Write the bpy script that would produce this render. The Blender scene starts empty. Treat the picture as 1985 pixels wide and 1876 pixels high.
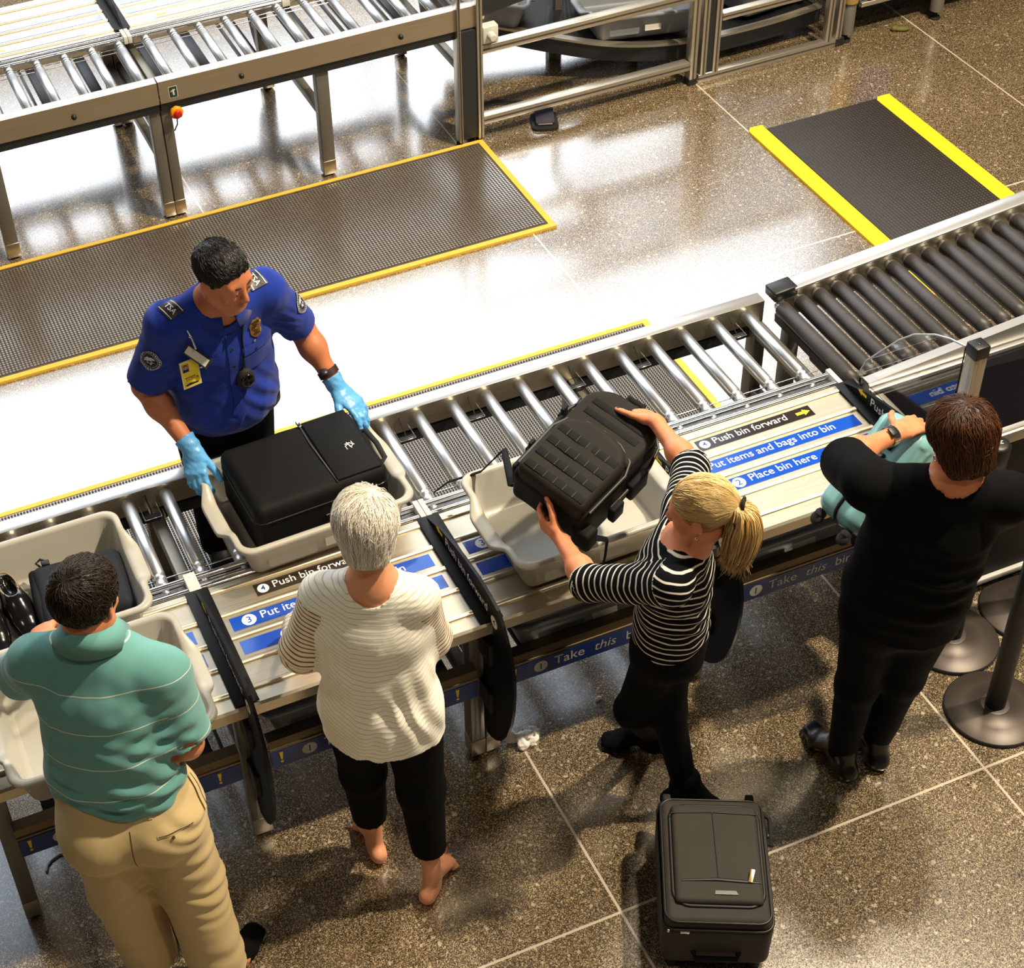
EXPOSURE = 0.0
FLOOR_IOR = 3.2
WINDOW_L = 5.4
import bpy, bmesh, math, random
import numpy as np
from mathutils import Vector, Matrix
PI = math.pi
random.seed(4)
RNG = np.random.RandomState(7)
SC = bpy.context.scene
COL = SC.collection

# ------------------------------------------------------------------ objects
def tag(o, label=None, cat=None, group=None, kind=None):
    if label: o['label'] = label
    if cat: o['category'] = cat
    if group: o['group'] = group
    if kind: o['kind'] = kind
    return o

def thing(name, label, cat, loc=(0, 0, 0), rz=0, group=None):
    o = bpy.data.objects.new(name, None)
    COL.objects.link(o)
    o.empty_display_size = .1
    o.location = loc
    o.rotation_euler = (0, 0, rz)
    return tag(o, label, cat, group)

def copy_tree(o, parent=None):
    c = o.copy()
    COL.objects.link(c)
    c.parent = parent
    for ch in list(o.children):
        copy_tree(ch, c)
    return c

class MB:
    """collects geometry and links it as one mesh object"""
    def __init__(s):
        s.v = []; s.f = []; s.m = []; s.sm = []
    def add(s, verts, faces, mat=0, smooth=False):
        n = len(s.v)
        s.v += [tuple(map(float, p)) for p in verts]
        for f in faces:
            s.f.append(tuple(int(i) + n for i in f)); s.m.append(mat); s.sm.append(smooth)
        return s
    def box(s, lo, hi, mat=0, bev=0, M=None, seg=2):
        bm = bmesh.new()
        bmesh.ops.create_cube(bm, size=1)
        c = [(a + b) / 2 for a, b in zip(lo, hi)]; d = [abs(b - a) for a, b in zip(lo, hi)]
        for v in bm.verts:
            v.co = Vector((c[0] + v.co.x * d[0], c[1] + v.co.y * d[1], c[2] + v.co.z * d[2]))
        if bev:
            bmesh.ops.bevel(bm, geom=bm.edges[:], offset=min(bev, min(d) * .49), segments=seg, profile=.5, affect='EDGES')
        s.addbm(bm, mat, bool(bev), M)
        return s
    def addbm(s, bm, mat=0, smooth=False, M=None):
        bm.verts.index_update()
        vs = [(M @ v.co if M else v.co)[:] for v in bm.verts]
        fs = [[v.index for v in f.verts] for f in bm.faces]
        bm.free()
        return s.add(vs, fs, mat, smooth)
    def prism(s, prof, axis, a, b, mat=0, smooth=False):
        """extrude a closed 2D outline along an axis; prof gives the two other coordinates in order"""
        n = len(prof); vs = []
        for t in (a, b):
            for p in prof:
                q = list(p); q.insert(axis, t); vs.append(q)
        fs = [(i, (i + 1) % n, n + (i + 1) % n, n + i) for i in range(n)]
        s.add(vs, fs, mat, smooth)
        s.add(vs, [tuple(range(n))[::-1], tuple(range(n, 2 * n))], mat, False)
        return s
    def tube(s, pts, r, n=10, mat=0, cap=True, flat=None, up=None):
        pts = [Vector(p) for p in pts]
        rs = r if isinstance(r, (list, tuple)) else [r] * len(pts)
        vs = []; prev = None
        for i, p in enumerate(pts):
            t = (pts[min(i + 1, len(pts) - 1)] - pts[max(i - 1, 0)]).normalized()
            if up is not None: u = Vector(up)
            elif prev is not None: u = prev
            else: u = Vector((0, 0, 1)) if abs(t.z) < .9 else Vector((1, 0, 0))
            a = t.cross(u).normalized(); b = a.cross(t).normalized(); prev = b
            for k in range(n):
                an = 2 * PI * k / n
                fl = flat if flat else 1
                vs.append(p + a * math.cos(an) * rs[i] + b * math.sin(an) * rs[i] * fl)
        fs = [(i * n + k, i * n + (k + 1) % n, (i + 1) * n + (k + 1) % n, (i + 1) * n + k) for i in range(len(pts) - 1) for k in range(n)]
        s.add(vs, fs, mat, True)
        if cap:
            s.add(vs[:n], [tuple(range(n))[::-1]], mat); s.add(vs[-n:], [tuple(range(n))], mat)
        return s
    def lathe(s, prof, c=(0, 0, 0), n=32, mat=0, M=None, smooth=True):
        vs = []
        for r, z in prof:
            for k in range(n):
                an = 2 * PI * k / n
                p = Vector((r * math.cos(an), r * math.sin(an), z))
                if M: p = M @ p
                vs.append(p + Vector(c))
        m = len(prof)
        fs = [(i * n + k, i * n + (k + 1) % n, (i + 1) * n + (k + 1) % n, (i + 1) * n + k) for i in range(m - 1) for k in range(n)]
        s.add(vs, fs, mat, smooth)
        if prof[0][0] > 1e-5: s.add(vs[:n], [tuple(range(n))[::-1]], mat)
        if prof[-1][0] > 1e-5: s.add(vs[-n:], [tuple(range(n))], mat)
        return s
    def sphere(s, c, r, mat=0, n=16, M=None):
        rr = r if isinstance(r, (tuple, list)) else (r, r, r)
        bm = bmesh.new()
        bmesh.ops.create_uvsphere(bm, u_segments=n, v_segments=max(6, n // 2), radius=1)
        D = Matrix.Translation(c) @ (M.to_4x4() if M else Matrix.Identity(4)) @ Matrix.Diagonal((*rr, 1))
        return s.addbm(bm, mat, True, D)
    def rings(s, rings, mat=0, smooth=True, close=True, cap0=False, cap1=False):
        n = len(rings[0]); vs = [p for r in rings for p in r]
        fs = []
        for i in range(len(rings) - 1):
            for k in range(n if close else n - 1):
                fs.append((i * n + k, i * n + (k + 1) % n, (i + 1) * n + (k + 1) % n, (i + 1) * n + k))
        s.add(vs, fs, mat, smooth)
        if cap0: s.add(rings[0], [tuple(range(n))[::-1]], mat)
        if cap1: s.add(rings[-1], [tuple(range(n))], mat)
        return s
    def text(s, body, M, size, mat=0, align='LEFT', offset=0, shear=0, depth=0.0):
        vs, fs = text_mesh(body, size, align, offset, shear)
        return s.add([M @ Vector(v) for v in vs], fs, mat)
    def xform(s, M, start=0):
        s.v = s.v[:start] + [tuple(M @ Vector(p)) for p in s.v[start:]]
        return s
    def build(s, name, mats, parent=None, loc=None, merge=False, sharp=None):
        me = bpy.data.meshes.new(name)
        me.from_pydata(s.v, [], s.f)
        mats = mats if isinstance(mats, (list, tuple)) else [mats]
        for m in mats: me.materials.append(m)
        me.polygons.foreach_set('material_index', s.m)
        me.polygons.foreach_set('use_smooth', s.sm)
        if merge:
            bm = bmesh.new(); bm.from_mesh(me)
            bmesh.ops.remove_doubles(bm, verts=bm.verts[:], dist=1e-5)
            bm.to_mesh(me); bm.free()
        me.update()
        o = bpy.data.objects.new(name, me)
        COL.objects.link(o)
        if parent: o.parent = parent
        if loc is not None: o.location = loc
        return o

_tc = {}
def text_mesh(body, size, align='LEFT', offset=0, shear=0):
    key = (body, align, offset, shear)
    if key not in _tc:
        cu = bpy.data.curves.new('lettering', 'FONT')
        cu.body = body; cu.align_x = align; cu.size = 1; cu.offset = offset; cu.shear = shear
        cu.resolution_u = 3
        ob = bpy.data.objects.new('lettering', cu)
        COL.objects.link(ob)
        dg = bpy.context.evaluated_depsgraph_get()
        me = bpy.data.meshes.new_from_object(ob.evaluated_get(dg))
        _tc[key] = ([v.co[:] for v in me.vertices], [tuple(p.vertices) for p in me.polygons])
        bpy.data.objects.remove(ob); bpy.data.curves.remove(cu); bpy.data.meshes.remove(me)
    vs, fs = _tc[key]
    return [(x * size, y * size, z * size) for x, y, z in vs], fs

def T(*p): return Matrix.Translation(p)
def RX(a): return Matrix.Rotation(a, 4, 'X')
def RY(a): return Matrix.Rotation(a, 4, 'Y')
def RZ(a): return Matrix.Rotation(a, 4, 'Z')
def frame(o, x, y, z):
    """matrix with the given columns"""
    x, y, z = Vector(x).normalized(), Vector(y).normalized(), Vector(z).normalized()
    return Matrix(((x[0], y[0], z[0], o[0]), (x[1], y[1], z[1], o[1]), (x[2], y[2], z[2], o[2]), (0, 0, 0, 1)))

def rrect(w, d, r, n=6):
    """rounded rectangle outline, ccw, centred"""
    out = []
    for cx, cy, a0 in ((w / 2 - r, d / 2 - r, 0), (-w / 2 + r, d / 2 - r, PI / 2), (-w / 2 + r, -d / 2 + r, PI), (w / 2 - r, -d / 2 + r, 1.5 * PI)):
        for k in range(n + 1):
            a = a0 + PI / 2 * k / n
            out.append((cx + r * math.cos(a), cy + r * math.sin(a)))
    return out

# ------------------------------------------------------------------ materials
def srgb(*c):
    if len(c) == 1 and isinstance(c[0], (tuple, list)): c = c[0]
    return tuple(((x / 255) / 12.92 if x / 255 <= .04045 else ((x / 255 + .055) / 1.055) ** 2.4) for x in c) + (1,)
class NT:
    def __init__(s, name):
        s.m = bpy.data.materials.new(name); s.m.use_nodes = True
        s.t = s.m.node_tree; s.n = s.t.nodes; s.l = s.t.links
        s.p = s.n['Principled BSDF']
    def new(s, typ, **k):
        nd = s.n.new(typ)
        for a, b in k.items():
            if a.startswith('i_'):
                nd.inputs[a[2:].replace('_', ' ')].default_value = b
            else: setattr(nd, a, b)
        return nd
    def link(s, a, b): s.l.new(a, b)
    def coord(s, out='Object', scale=None):
        tc = s.new('ShaderNodeTexCoord')
        if scale is None: return tc.outputs[out]
        mp = s.new('ShaderNodeMapping'); mp.inputs['Scale'].default_value = scale
        s.link(tc.outputs[out], mp.inputs['Vector']); return mp.outputs['Vector']
    def math(s, op, a, b=None):
        nd = s.new('ShaderNodeMath', operation=op)
        for i, x in enumerate((a, b)):
            if x is None: continue
            if isinstance(x, (int, float)): nd.inputs[i].default_value = x
            else: s.link(x, nd.inputs[i])
        return nd.outputs[0]
    def ramp(s, fac, stops, interp='LINEAR'):
        r = s.new('ShaderNodeValToRGB'); r.color_ramp.interpolation = interp
        e = r.color_ramp.elements
        while len(e) < len(stops): e.new(.5)
        for el, (p, c) in zip(e, stops):
            el.position = p; el.color = c
        s.link(fac, r.inputs['Fac']); return r.outputs['Color']
    def mix(s, fac, a, b, blend='MIX'):
        nd = s.new('ShaderNodeMix', data_type='RGBA', blend_type=blend)
        for sock, x in ((nd.inputs[0], fac), (nd.inputs[6], a), (nd.inputs[7], b)):
            if isinstance(x, (int, float, tuple)): sock.default_value = x
            else: s.link(x, sock)
        return nd.outputs[2]
    def bump(s, h, strength=.3, dist=.01):
        b = s.new('ShaderNodeBump'); b.inputs['Strength'].default_value = strength; b.inputs['Distance'].default_value = dist
        s.link(h, b.inputs['Height']); s.link(b.outputs['Normal'], s.p.inputs['Normal'])
    def attr(s, name):
        return s.new('ShaderNodeAttribute', attribute_name=name)
    def set(s, **k):
        for a, b in k.items():
            sock = s.p.inputs[a.replace('_', ' ')]
            if isinstance(b, (int, float, tuple)): sock.default_value = b
            else: s.link(b, sock)
        return s

def mat(name, col, rough=.5, metal=0, noise=0, nscale=60, bump=0, bscale=200, spec=.5, coat=0, **k):
    t = NT(name)
    t.set(Roughness=rough, Metallic=metal, Specular_IOR_Level=spec)
    if coat: t.set(Coat_Weight=coat, Coat_Roughness=.08)
    c = srgb(col) if max(col[:3]) > 1.01 or len(col) == 3 else col
    if noise:
        nz = t.new('ShaderNodeTexNoise'); nz.inputs['Scale'].default_value = nscale; nz.inputs['Detail'].default_value = 5
        t.link(t.coord('Object'), nz.inputs['Vector'])
        lo = tuple(x * (1 - noise) for x in c[:3]) + (1,); hi = tuple(min(1, x * (1 + noise)) for x in c[:3]) + (1,)
        t.set(Base_Color=t.ramp(nz.outputs['Fac'], [(.3, lo), (.7, hi)]))
    else:
        t.set(Base_Color=c)
    if bump:
        nz = t.new('ShaderNodeTexNoise'); nz.inputs['Scale'].default_value = bscale; nz.inputs['Detail'].default_value = 3
        t.link(t.coord('Object'), nz.inputs['Vector'])
        t.bump(nz.outputs['Fac'], bump, .004)
    for a, b in k.items(): t.set(**{a: b})
    return t.m

def brushed(name, col, rough=.35, scale=(4, 300, 300), amt=.12):
    t = NT(name)
    nz = t.new('ShaderNodeTexNoise'); nz.inputs['Scale'].default_value = 1; nz.inputs['Detail'].default_value = 4
    t.link(t.coord('Object', scale), nz.inputs['Vector'])
    c = srgb(col)
    t.set(Metallic=1., Base_Color=t.ramp(nz.outputs['Fac'], [(.3, tuple(x * (1 - amt) for x in c[:3]) + (1,)), (.7, tuple(min(1, x * (1 + amt)) for x in c[:3]) + (1,))]))
    rr = t.new('ShaderNodeMapRange'); rr.inputs['To Min'].default_value = rough - .07; rr.inputs['To Max'].default_value = rough + .1
    t.link(nz.outputs['Fac'], rr.inputs['Value']); t.set(Roughness=rr.outputs[0])
    return t.m

def fabric(name, col, rough=.85, weave=900, var=.12, sheen=.15, bump=.25, spec=.2):
    t = NT(name)
    c = srgb(col)
    nz = t.new('ShaderNodeTexNoise'); nz.inputs['Scale'].default_value = weave; nz.inputs['Detail'].default_value = 2
    t.link(t.coord('Object'), nz.inputs['Vector'])
    n2 = t.new('ShaderNodeTexNoise'); n2.inputs['Scale'].default_value = 9; n2.inputs['Detail'].default_value = 4
    t.link(t.coord('Object'), n2.inputs['Vector'])
    a = t.math('ADD', t.math('MULTIPLY', nz.outputs['Fac'], .6), t.math('MULTIPLY', n2.outputs['Fac'], .4))
    t.set(Base_Color=t.ramp(a, [(.32, tuple(x * (1 - var) for x in c[:3]) + (1,)), (.68, tuple(min(1, x * (1 + var)) for x in c[:3]) + (1,))]),
          Roughness=rough, Sheen_Weight=sheen, Sheen_Roughness=.5, Specular_IOR_Level=spec)
    t.bump(a, bump, .002)
    return t

# ------------------------------------------------------------------ implicit surfaces
def V3(p): return np.array(p, dtype=np.float64)
def unit(v):
    v = V3(v); return v / (np.linalg.norm(v) + 1e-12)

def seg_dist(P, a, b, ra, rb, right=None, flat=0):
    """distance to a tapered elliptical limb a->b; ra, rb = radius or (half width, half depth)"""
    a, b = V3(a), V3(b)
    ab = b - a; L = np.linalg.norm(ab) + 1e-9; u = ab / L
    ra = (ra, ra) if np.isscalar(ra) else ra
    rb = (rb, rb) if np.isscalar(rb) else rb
    q = P - a
    s = q @ u
    t = np.clip(s / L, 0, 1)
    w = ra[0] + (rb[0] - ra[0]) * t; d = ra[1] + (rb[1] - ra[1]) * t
    over = s - t * L
    if right is None and ra[0] == ra[1] and rb[0] == rb[1]:
        perp2 = np.maximum((q * q).sum(-1) - s * s, 0)
        dist = np.sqrt(perp2 + over * over) - w
    else:
        r = V3(right) if right is not None else np.array([1., 0, 0])
        r = unit(r - u * (r @ u)); f = np.cross(u, r)
        x = q @ r; y = q @ f
        m = np.minimum(w, d)
        k0 = np.sqrt((x / w) ** 2 + (y / d) ** 2 + (over / m) ** 2)
        k1 = np.sqrt((x / w ** 2) ** 2 + (y / d ** 2) ** 2 + (over / m ** 2) ** 2) + 1e-9
        dist = k0 * (k0 - 1) / k1
        dist = np.where(k0 < .15, -m * .85, dist)
    if flat == 1: dist = np.maximum(dist, s - L)
    elif flat == -1: dist = np.maximum(dist, -s)
    elif flat == 2: dist = np.maximum(dist, np.abs(s - L / 2) - L / 2)
    return dist

def ell_dist(P, c, r, M=None):
    q = P - V3(c)
    if M is not None: q = q @ np.array(M)          # columns of M are the local axes
    r = V3(r if not np.isscalar(r) else (r, r, r))
    k0 = np.sqrt(((q / r) ** 2).sum(-1)); k1 = np.sqrt(((q / r ** 2) ** 2).sum(-1)) + 1e-9
    return np.where(k0 < .1, -r.min() * .9, k0 * (k0 - 1) / k1)

def smin(a, b, k):
    if k <= 0: return np.minimum(a, b)
    h = np.maximum(k - np.abs(a - b), 0) / k
    return np.minimum(a, b) - h * h * k * .25
def smax(a, b, k): return -smin(-a, -b, k)

class SDF:
    def __init__(s, lo, hi, h):
        s.lo = V3(lo); s.h = h
        s.n = np.ceil((V3(hi) - s.lo) / h).astype(int) + 1
        s.F = np.full(s.n, .2, np.float32)
    def _sub(s, lo, hi):
        i0 = np.clip(np.floor((lo - s.lo) / s.h).astype(int), 0, s.n - 1)
        i1 = np.clip(np.ceil((hi - s.lo) / s.h).astype(int) + 1, 0, s.n)
        if np.any(i1 <= i0): return None, None
        sl = tuple(slice(a, b) for a, b in zip(i0, i1))
        ax = [s.lo[k] + s.h * np.arange(i0[k], i1[k]) for k in range(3)]
        P = np.stack(np.meshgrid(*ax, indexing='ij'), -1)
        return sl, P
    def put(s, lo, hi, fn, k=.02, op='add'):
        sl, P = s._sub(V3(lo), V3(hi))
        if sl is None: return s
        d = fn(P).astype(np.float32)
        if op == 'add': s.F[sl] = smin(s.F[sl], d, k)
        elif op == 'sub': s.F[sl] = smax(s.F[sl], -d, k)
        return s
    def seg(s, a, b, ra, rb=None, right=None, k=.02, flat=0, op='add'):
        rb = ra if rb is None else rb
        m = max(np.max(ra), np.max(rb)) + k + .03
        a, b = V3(a), V3(b)
        return s.put(np.minimum(a, b) - m, np.maximum(a, b) + m, lambda P: seg_dist(P, a, b, ra, rb, right, flat), k, op)
    def chain(s, pts, rad, right=None, k=.02, flat=0):
        """a limb through several points; only the last end is cut flat"""
        for i in range(len(pts) - 1):
            f = 1 if (flat and i == len(pts) - 2) else 0
            s.seg(pts[i], pts[i + 1], rad[i], rad[i + 1], right, k if i == 0 else min(k, .03), f)
        return s
    def ell(s, c, r, M=None, k=.02, op='add'):
        m = (np.max(r)) + k + .03
        return s.put(V3(c) - m, V3(c) + m, lambda P: ell_dist(P, c, r, M), k, op)
    def disp(s, fn, band=.04):
        """move the surface by fn(points), evaluated in a narrow band only"""
        idx = np.argwhere(np.abs(s.F) < band)
        P = s.lo + idx * s.h
        s.F[idx[:, 0], idx[:, 1], idx[:, 2]] += fn(P).astype(np.float32)
        return s
    def cutz(s, z, keep='above'):
        zz = s.lo[2] + s.h * np.arange(s.n[2])
        pl = (z - zz) if keep == 'above' else (zz - z)
        s.F = np.maximum(s.F, pl[None, None, :].astype(np.float32)); return s
    def cut(s, p, nrm):
        """remove everything on the side the normal points to"""
        nrm = unit(nrm)
        ax = [s.lo[k] + s.h * np.arange(s.n[k]) for k in range(3)]
        d = (ax[0][:, None, None] - p[0]) * nrm[0] + (ax[1][None, :, None] - p[1]) * nrm[1] + (ax[2][None, None, :] - p[2]) * nrm[2]
        s.F = np.maximum(s.F, d.astype(np.float32)); return s
    def sample(s, P):
        q = (P - s.lo) / s.h
        i = np.clip(np.floor(q).astype(int), 0, s.n - 2); f = np.clip(q - i, 0, 1)
        out = 0
        for dx in (0, 1):
            for dy in (0, 1):
                for dz in (0, 1):
                    w = (f[:, 0] if dx else 1 - f[:, 0]) * (f[:, 1] if dy else 1 - f[:, 1]) * (f[:, 2] if dz else 1 - f[:, 2])
                    out = out + w * s.F[i[:, 0] + dx, i[:, 1] + dy, i[:, 2] + dz]
        return out
    def grad(s, P):
        e = s.h; g = np.zeros_like(P)
        for k in range(3):
            d = np.zeros(3); d[k] = e
            g[:, k] = s.sample(P + d) - s.sample(P - d)
        return g / (np.linalg.norm(g, axis=1, keepdims=True) + 1e-9)
    def mesh(s, smooth=1):
        """naive surface nets -> vertices, quads"""
        F = s.F; n = s.n
        F[0] = F[-1] = .2; F[:, 0] = F[:, -1] = .2; F[:, :, 0] = F[:, :, -1] = .2
        S = F < 0
        c = [S[a:n[0] - 1 + a, b:n[1] - 1 + b, d:n[2] - 1 + d] for a in (0, 1) for b in (0, 1) for d in (0, 1)]
        cnt = sum(x.astype(np.int8) for x in c)
        act = (cnt > 0) & (cnt < 8)
        idx = np.argwhere(act)
        ids = np.full(act.shape, -1, np.int32); ids[act] = np.arange(len(idx))
        offs = np.array([(a, b, d) for a in (0, 1) for b in (0, 1) for d in (0, 1)])
        val = np.stack([F[idx[:, 0] + o[0], idx[:, 1] + o[1], idx[:, 2] + o[2]] for o in offs], 1).astype(np.float64)
        acc = np.zeros((len(idx), 3)); num = np.zeros(len(idx))
        for i in range(8):
            for j in range(i + 1, 8):
                if np.abs(offs[i] - offs[j]).sum() != 1: continue
                m = (val[:, i] < 0) != (val[:, j] < 0)
                t = val[m, i] / (val[m, i] - val[m, j])
                acc[m] += offs[i] + t[:, None] * (offs[j] - offs[i]); num[m] += 1
        vs = s.lo + (idx + acc / num[:, None]) * s.h
        quads = []
        for ax in range(3):
            o = [0, 0, 0]; o[ax] = 1
            A = S[:n[0] - o[0], :n[1] - o[1], :n[2] - o[2]]; B = S[o[0]:, o[1]:, o[2]:]
            e = np.argwhere(A != B)
            e1, e2 = [(1, 2), (2, 0), (0, 1)][ax]
            ok = (e[:, e1] > 0) & (e[:, e2] > 0)
            e = e[ok]
            if not len(e): continue
            d1 = np.zeros(3, int); d1[e1] = 1; d2 = np.zeros(3, int); d2[e2] = 1
            get = lambda q: ids[q[:, 0], q[:, 1], q[:, 2]]
            q = np.stack([get(e - d1 - d2), get(e - d2), get(e), get(e - d1)], 1)
            flip = ~A[e[:, 0], e[:, 1], e[:, 2]]
            q[flip] = q[flip][:, ::-1]
            quads.append(q)
        Q = np.concatenate(quads)
        Q = Q[(Q >= 0).all(1)]
        for _ in range(smooth):
            acc = np.zeros_like(vs); cn = np.zeros(len(vs))
            for a in range(4):
                b = (a + 1) % 4
                np.add.at(acc, Q[:, a], vs[Q[:, b]]); np.add.at(cn, Q[:, a], 1)
                np.add.at(acc, Q[:, b], vs[Q[:, a]]); np.add.at(cn, Q[:, b], 1)
            vs = vs * .5 + acc / np.maximum(cn, 1)[:, None] * .5
        return vs, Q

def np_obj(name, vs, faces, mats, parent=None, origin=(0, 0, 0), attrs=None, smooth=True, mi=None, fattrs=None):
    me = bpy.data.meshes.new(name)
    vs = np.asarray(vs, np.float64) - V3(origin)
    k = faces.shape[1]
    me.vertices.add(len(vs)); me.vertices.foreach_set('co', vs.astype(np.float32).ravel())
    me.loops.add(faces.size); me.loops.foreach_set('vertex_index', faces.astype(np.int32).ravel())
    me.polygons.add(len(faces)); me.polygons.foreach_set('loop_start', np.arange(0, faces.size, k, dtype=np.int32))
    me.update(calc_edges=True)
    me.polygons.foreach_set('use_smooth', np.full(len(faces), smooth))
    mats = mats if isinstance(mats, (list, tuple)) else [mats]
    for m in mats: me.materials.append(m)
    if mi is not None: me.polygons.foreach_set('material_index', mi.astype(np.int32))
    if attrs:
        for a, val in attrs.items():
            at = me.attributes.new(a, 'FLOAT', 'POINT'); at.data.foreach_set('value', np.asarray(val, np.float32))
    for a, val in (fattrs or {}).items():
        at = me.attributes.new(a, 'FLOAT', 'FACE'); at.data.foreach_set('value', np.asarray(val, np.float32))
    me.update()
    o = bpy.data.objects.new(name, me); COL.objects.link(o)
    if parent: o.parent = parent
    return o

def wob(P, sc, seed=0):
    """cheap smooth noise in about -1..1"""
    r = np.random.RandomState(seed); out = 0
    for i in range(5):
        d = r.normal(size=3); d /= np.linalg.norm(d)
        out = out + np.sin(P @ d * sc * (1 + .45 * i) + r.uniform(0, 6.28)) / (1 + .35 * i)
    return out / 2.4
# ------------------------------------------------------------------ camera
F_PX, CX, CY = 3367.25, 781.64, 918.10
cam = bpy.data.cameras.new('camera'); co = bpy.data.objects.new('camera', cam); COL.objects.link(co)
cam.sensor_width = 36; cam.sensor_fit = 'HORIZONTAL'; cam.lens = F_PX * 36 / 1985
cam.shift_x = (992.5 - CX) / 1985; cam.shift_y = (CY - 938) / 1985
CR = [[0.9229720937609774, 0.29028695285150413, -0.25269744585702864],
      [-0.3819095356070862, 0.6095659878685654, -0.6946757610901647],
      [-0.04761954169096041, 0.7376739058947446, 0.6734757514648425]]
co.matrix_world = Matrix(((*CR[0], 0), (*CR[1], 0), (*CR[2], 4.5), (0, 0, 0, 1)))
cam.clip_end = 200
SC.camera = co
SC.view_settings.view_transform = 'Standard'; SC.view_settings.look = 'None'
SC.view_settings.exposure = EXPOSURE; SC.view_settings.gamma = 1; SC.view_settings.use_curve_mapping = False

# ------------------------------------------------------------------ materials of the place
def floor_material():
    t = NT('terrazzo floor')
    P = t.coord('Object')
    vo = t.new('ShaderNodeTexVoronoi'); vo.inputs['Scale'].default_value = 400; t.link(P, vo.inputs['Vector'])
    rnd = t.new('ShaderNodeSeparateColor'); t.link(vo.outputs['Color'], rnd.inputs[0])
    v2 = t.new('ShaderNodeTexVoronoi'); v2.inputs['Scale'].default_value = 105; t.link(P, v2.inputs['Vector'])
    r2 = t.new('ShaderNodeSeparateColor'); t.link(v2.outputs['Color'], r2.inputs[0])
    big = t.new('ShaderNodeTexNoise'); big.inputs['Scale'].default_value = 1.3; big.inputs['Detail'].default_value = 4; t.link(P, big.inputs['Vector'])
    grains = t.ramp(rnd.outputs[0], [(0, srgb(30, 24, 16)), (.3, srgb(68, 54, 35)), (.55, srgb(110, 90, 60)), (.8, srgb(152, 128, 92)), (.97, srgb(206, 188, 154))])
    chips = t.ramp(r2.outputs[1], [(0, (0, 0, 0, 1)), (.978, (0, 0, 0, 1)), (.982, (1, 1, 1, 1))])
    c = t.mix(t.math('MULTIPLY', chips, .55), grains, srgb(225, 210, 185))
    stain = t.ramp(big.outputs['Fac'], [(.35, (.82, .82, .82, 1)), (.65, (1.1, 1.1, 1.1, 1))])
    c = t.mix(1., c, stain, 'MULTIPLY')
    # divider strips set into the floor
    sx = t.new('ShaderNodeSeparateXYZ'); t.link(P, sx.inputs[0])
    def line(sock, off, step, half):
        a = t.math('DIVIDE', t.math('SUBTRACT', sock, off - step / 2), step)
        return t.math('LESS_THAN', t.math('MULTIPLY', t.math('ABSOLUTE', t.math('SUBTRACT', t.math('FRACT', a), .5)), step), half)
    g = t.math('MAXIMUM', line(sx.outputs[0], 1.535, 1.2965, .0042), line(sx.outputs[1], 2.563, 2.69, .0042))
    c = t.mix(g, c, srgb(214, 200, 180))
    t.set(Base_Color=c, IOR=FLOOR_IOR)
    rr = t.new('ShaderNodeMapRange'); rr.inputs['To Min'].default_value = .12; rr.inputs['To Max'].default_value = .22
    t.link(rnd.outputs[1], rr.inputs['Value']); t.set(Roughness=rr.outputs[0])
    t.bump(rnd.outputs[0], .05, .001)
    return t.m

M = {}
M['alu'] = brushed('brushed aluminium', (220, 208, 184), .38, amt=.05)
M['bronze'] = brushed('dark bronze rail', (122, 110, 92), .42, amt=.06)
M['alu_bright'] = mat('polished steel', (225, 226, 228), .16, 1.)
M['roller'] = brushed('zinc plated steel', (226, 228, 230), .36, (3, 3, 200), .05)
M['steel_fascia'] = brushed('brushed fascia steel', (200, 190, 172), .38, (3, 300, 300), .08)
M['rail_top'] = mat('satin aluminium', (232, 230, 226), .3, .85)
M['leg'] = mat('grey coated aluminium', (128, 124, 114), .45, .55)
M['dark_metal'] = mat('dark grey metal', (58, 60, 64), .4, .6)
M['black_plastic'] = mat('black plastic', (22, 22, 24), .42, 0, bump=.1)
M['black_panel'] = mat('black laminate', (7, 7, 8), .5, 0, spec=.22)
M['rubber'] = mat('black rubber', (20, 20, 20), .8)
M['black_roller'] = mat('black rubber roller', (52, 48, 46), .5, 0, noise=.3, nscale=14)
M['white'] = mat('white print', (238, 238, 238), .5)
M['blue'] = mat('blue label', (20, 78, 190), .12, IOR=2.3)
M['navy'] = mat('blue shelf label', (12, 48, 118), .4)
M['label_black'] = mat('dark brown label', (40, 31, 22), .12, IOR=2.3)
M['yellow'] = mat('yellow print', (240, 206, 30), .5)
M['safety'] = mat('safety yellow vinyl', (250, 200, 12), .6, bump=.1, bscale=120)
M['safety2'] = mat('yellow rubber edge', (236, 190, 70), .6)
M['label_grey'] = mat('pale grey paper', (206, 205, 198), .6)
M['red'] = mat('red plastic', (196, 26, 18), .35)
M['estop_yellow'] = mat('orange yellow plastic', (244, 150, 10), .4)
M['green_label'] = mat('dark green sticker', (16, 60, 48), .4)
M['bin'] = mat('grey bin plastic', (176, 172, 160), .38, 0, noise=.04, nscale=8, bump=.06, bscale=500)
M['bin_dark'] = mat('grey blue bin plastic', (120, 124, 130), .4, 0, noise=.05, nscale=8)
M['concrete'] = mat('painted wall', (150, 140, 125), .8)
M['frame'] = mat('anodised aluminium', (190, 182, 168), .35, .8)
M['tape'] = mat('pale tape', (222, 218, 205), .6)

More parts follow.
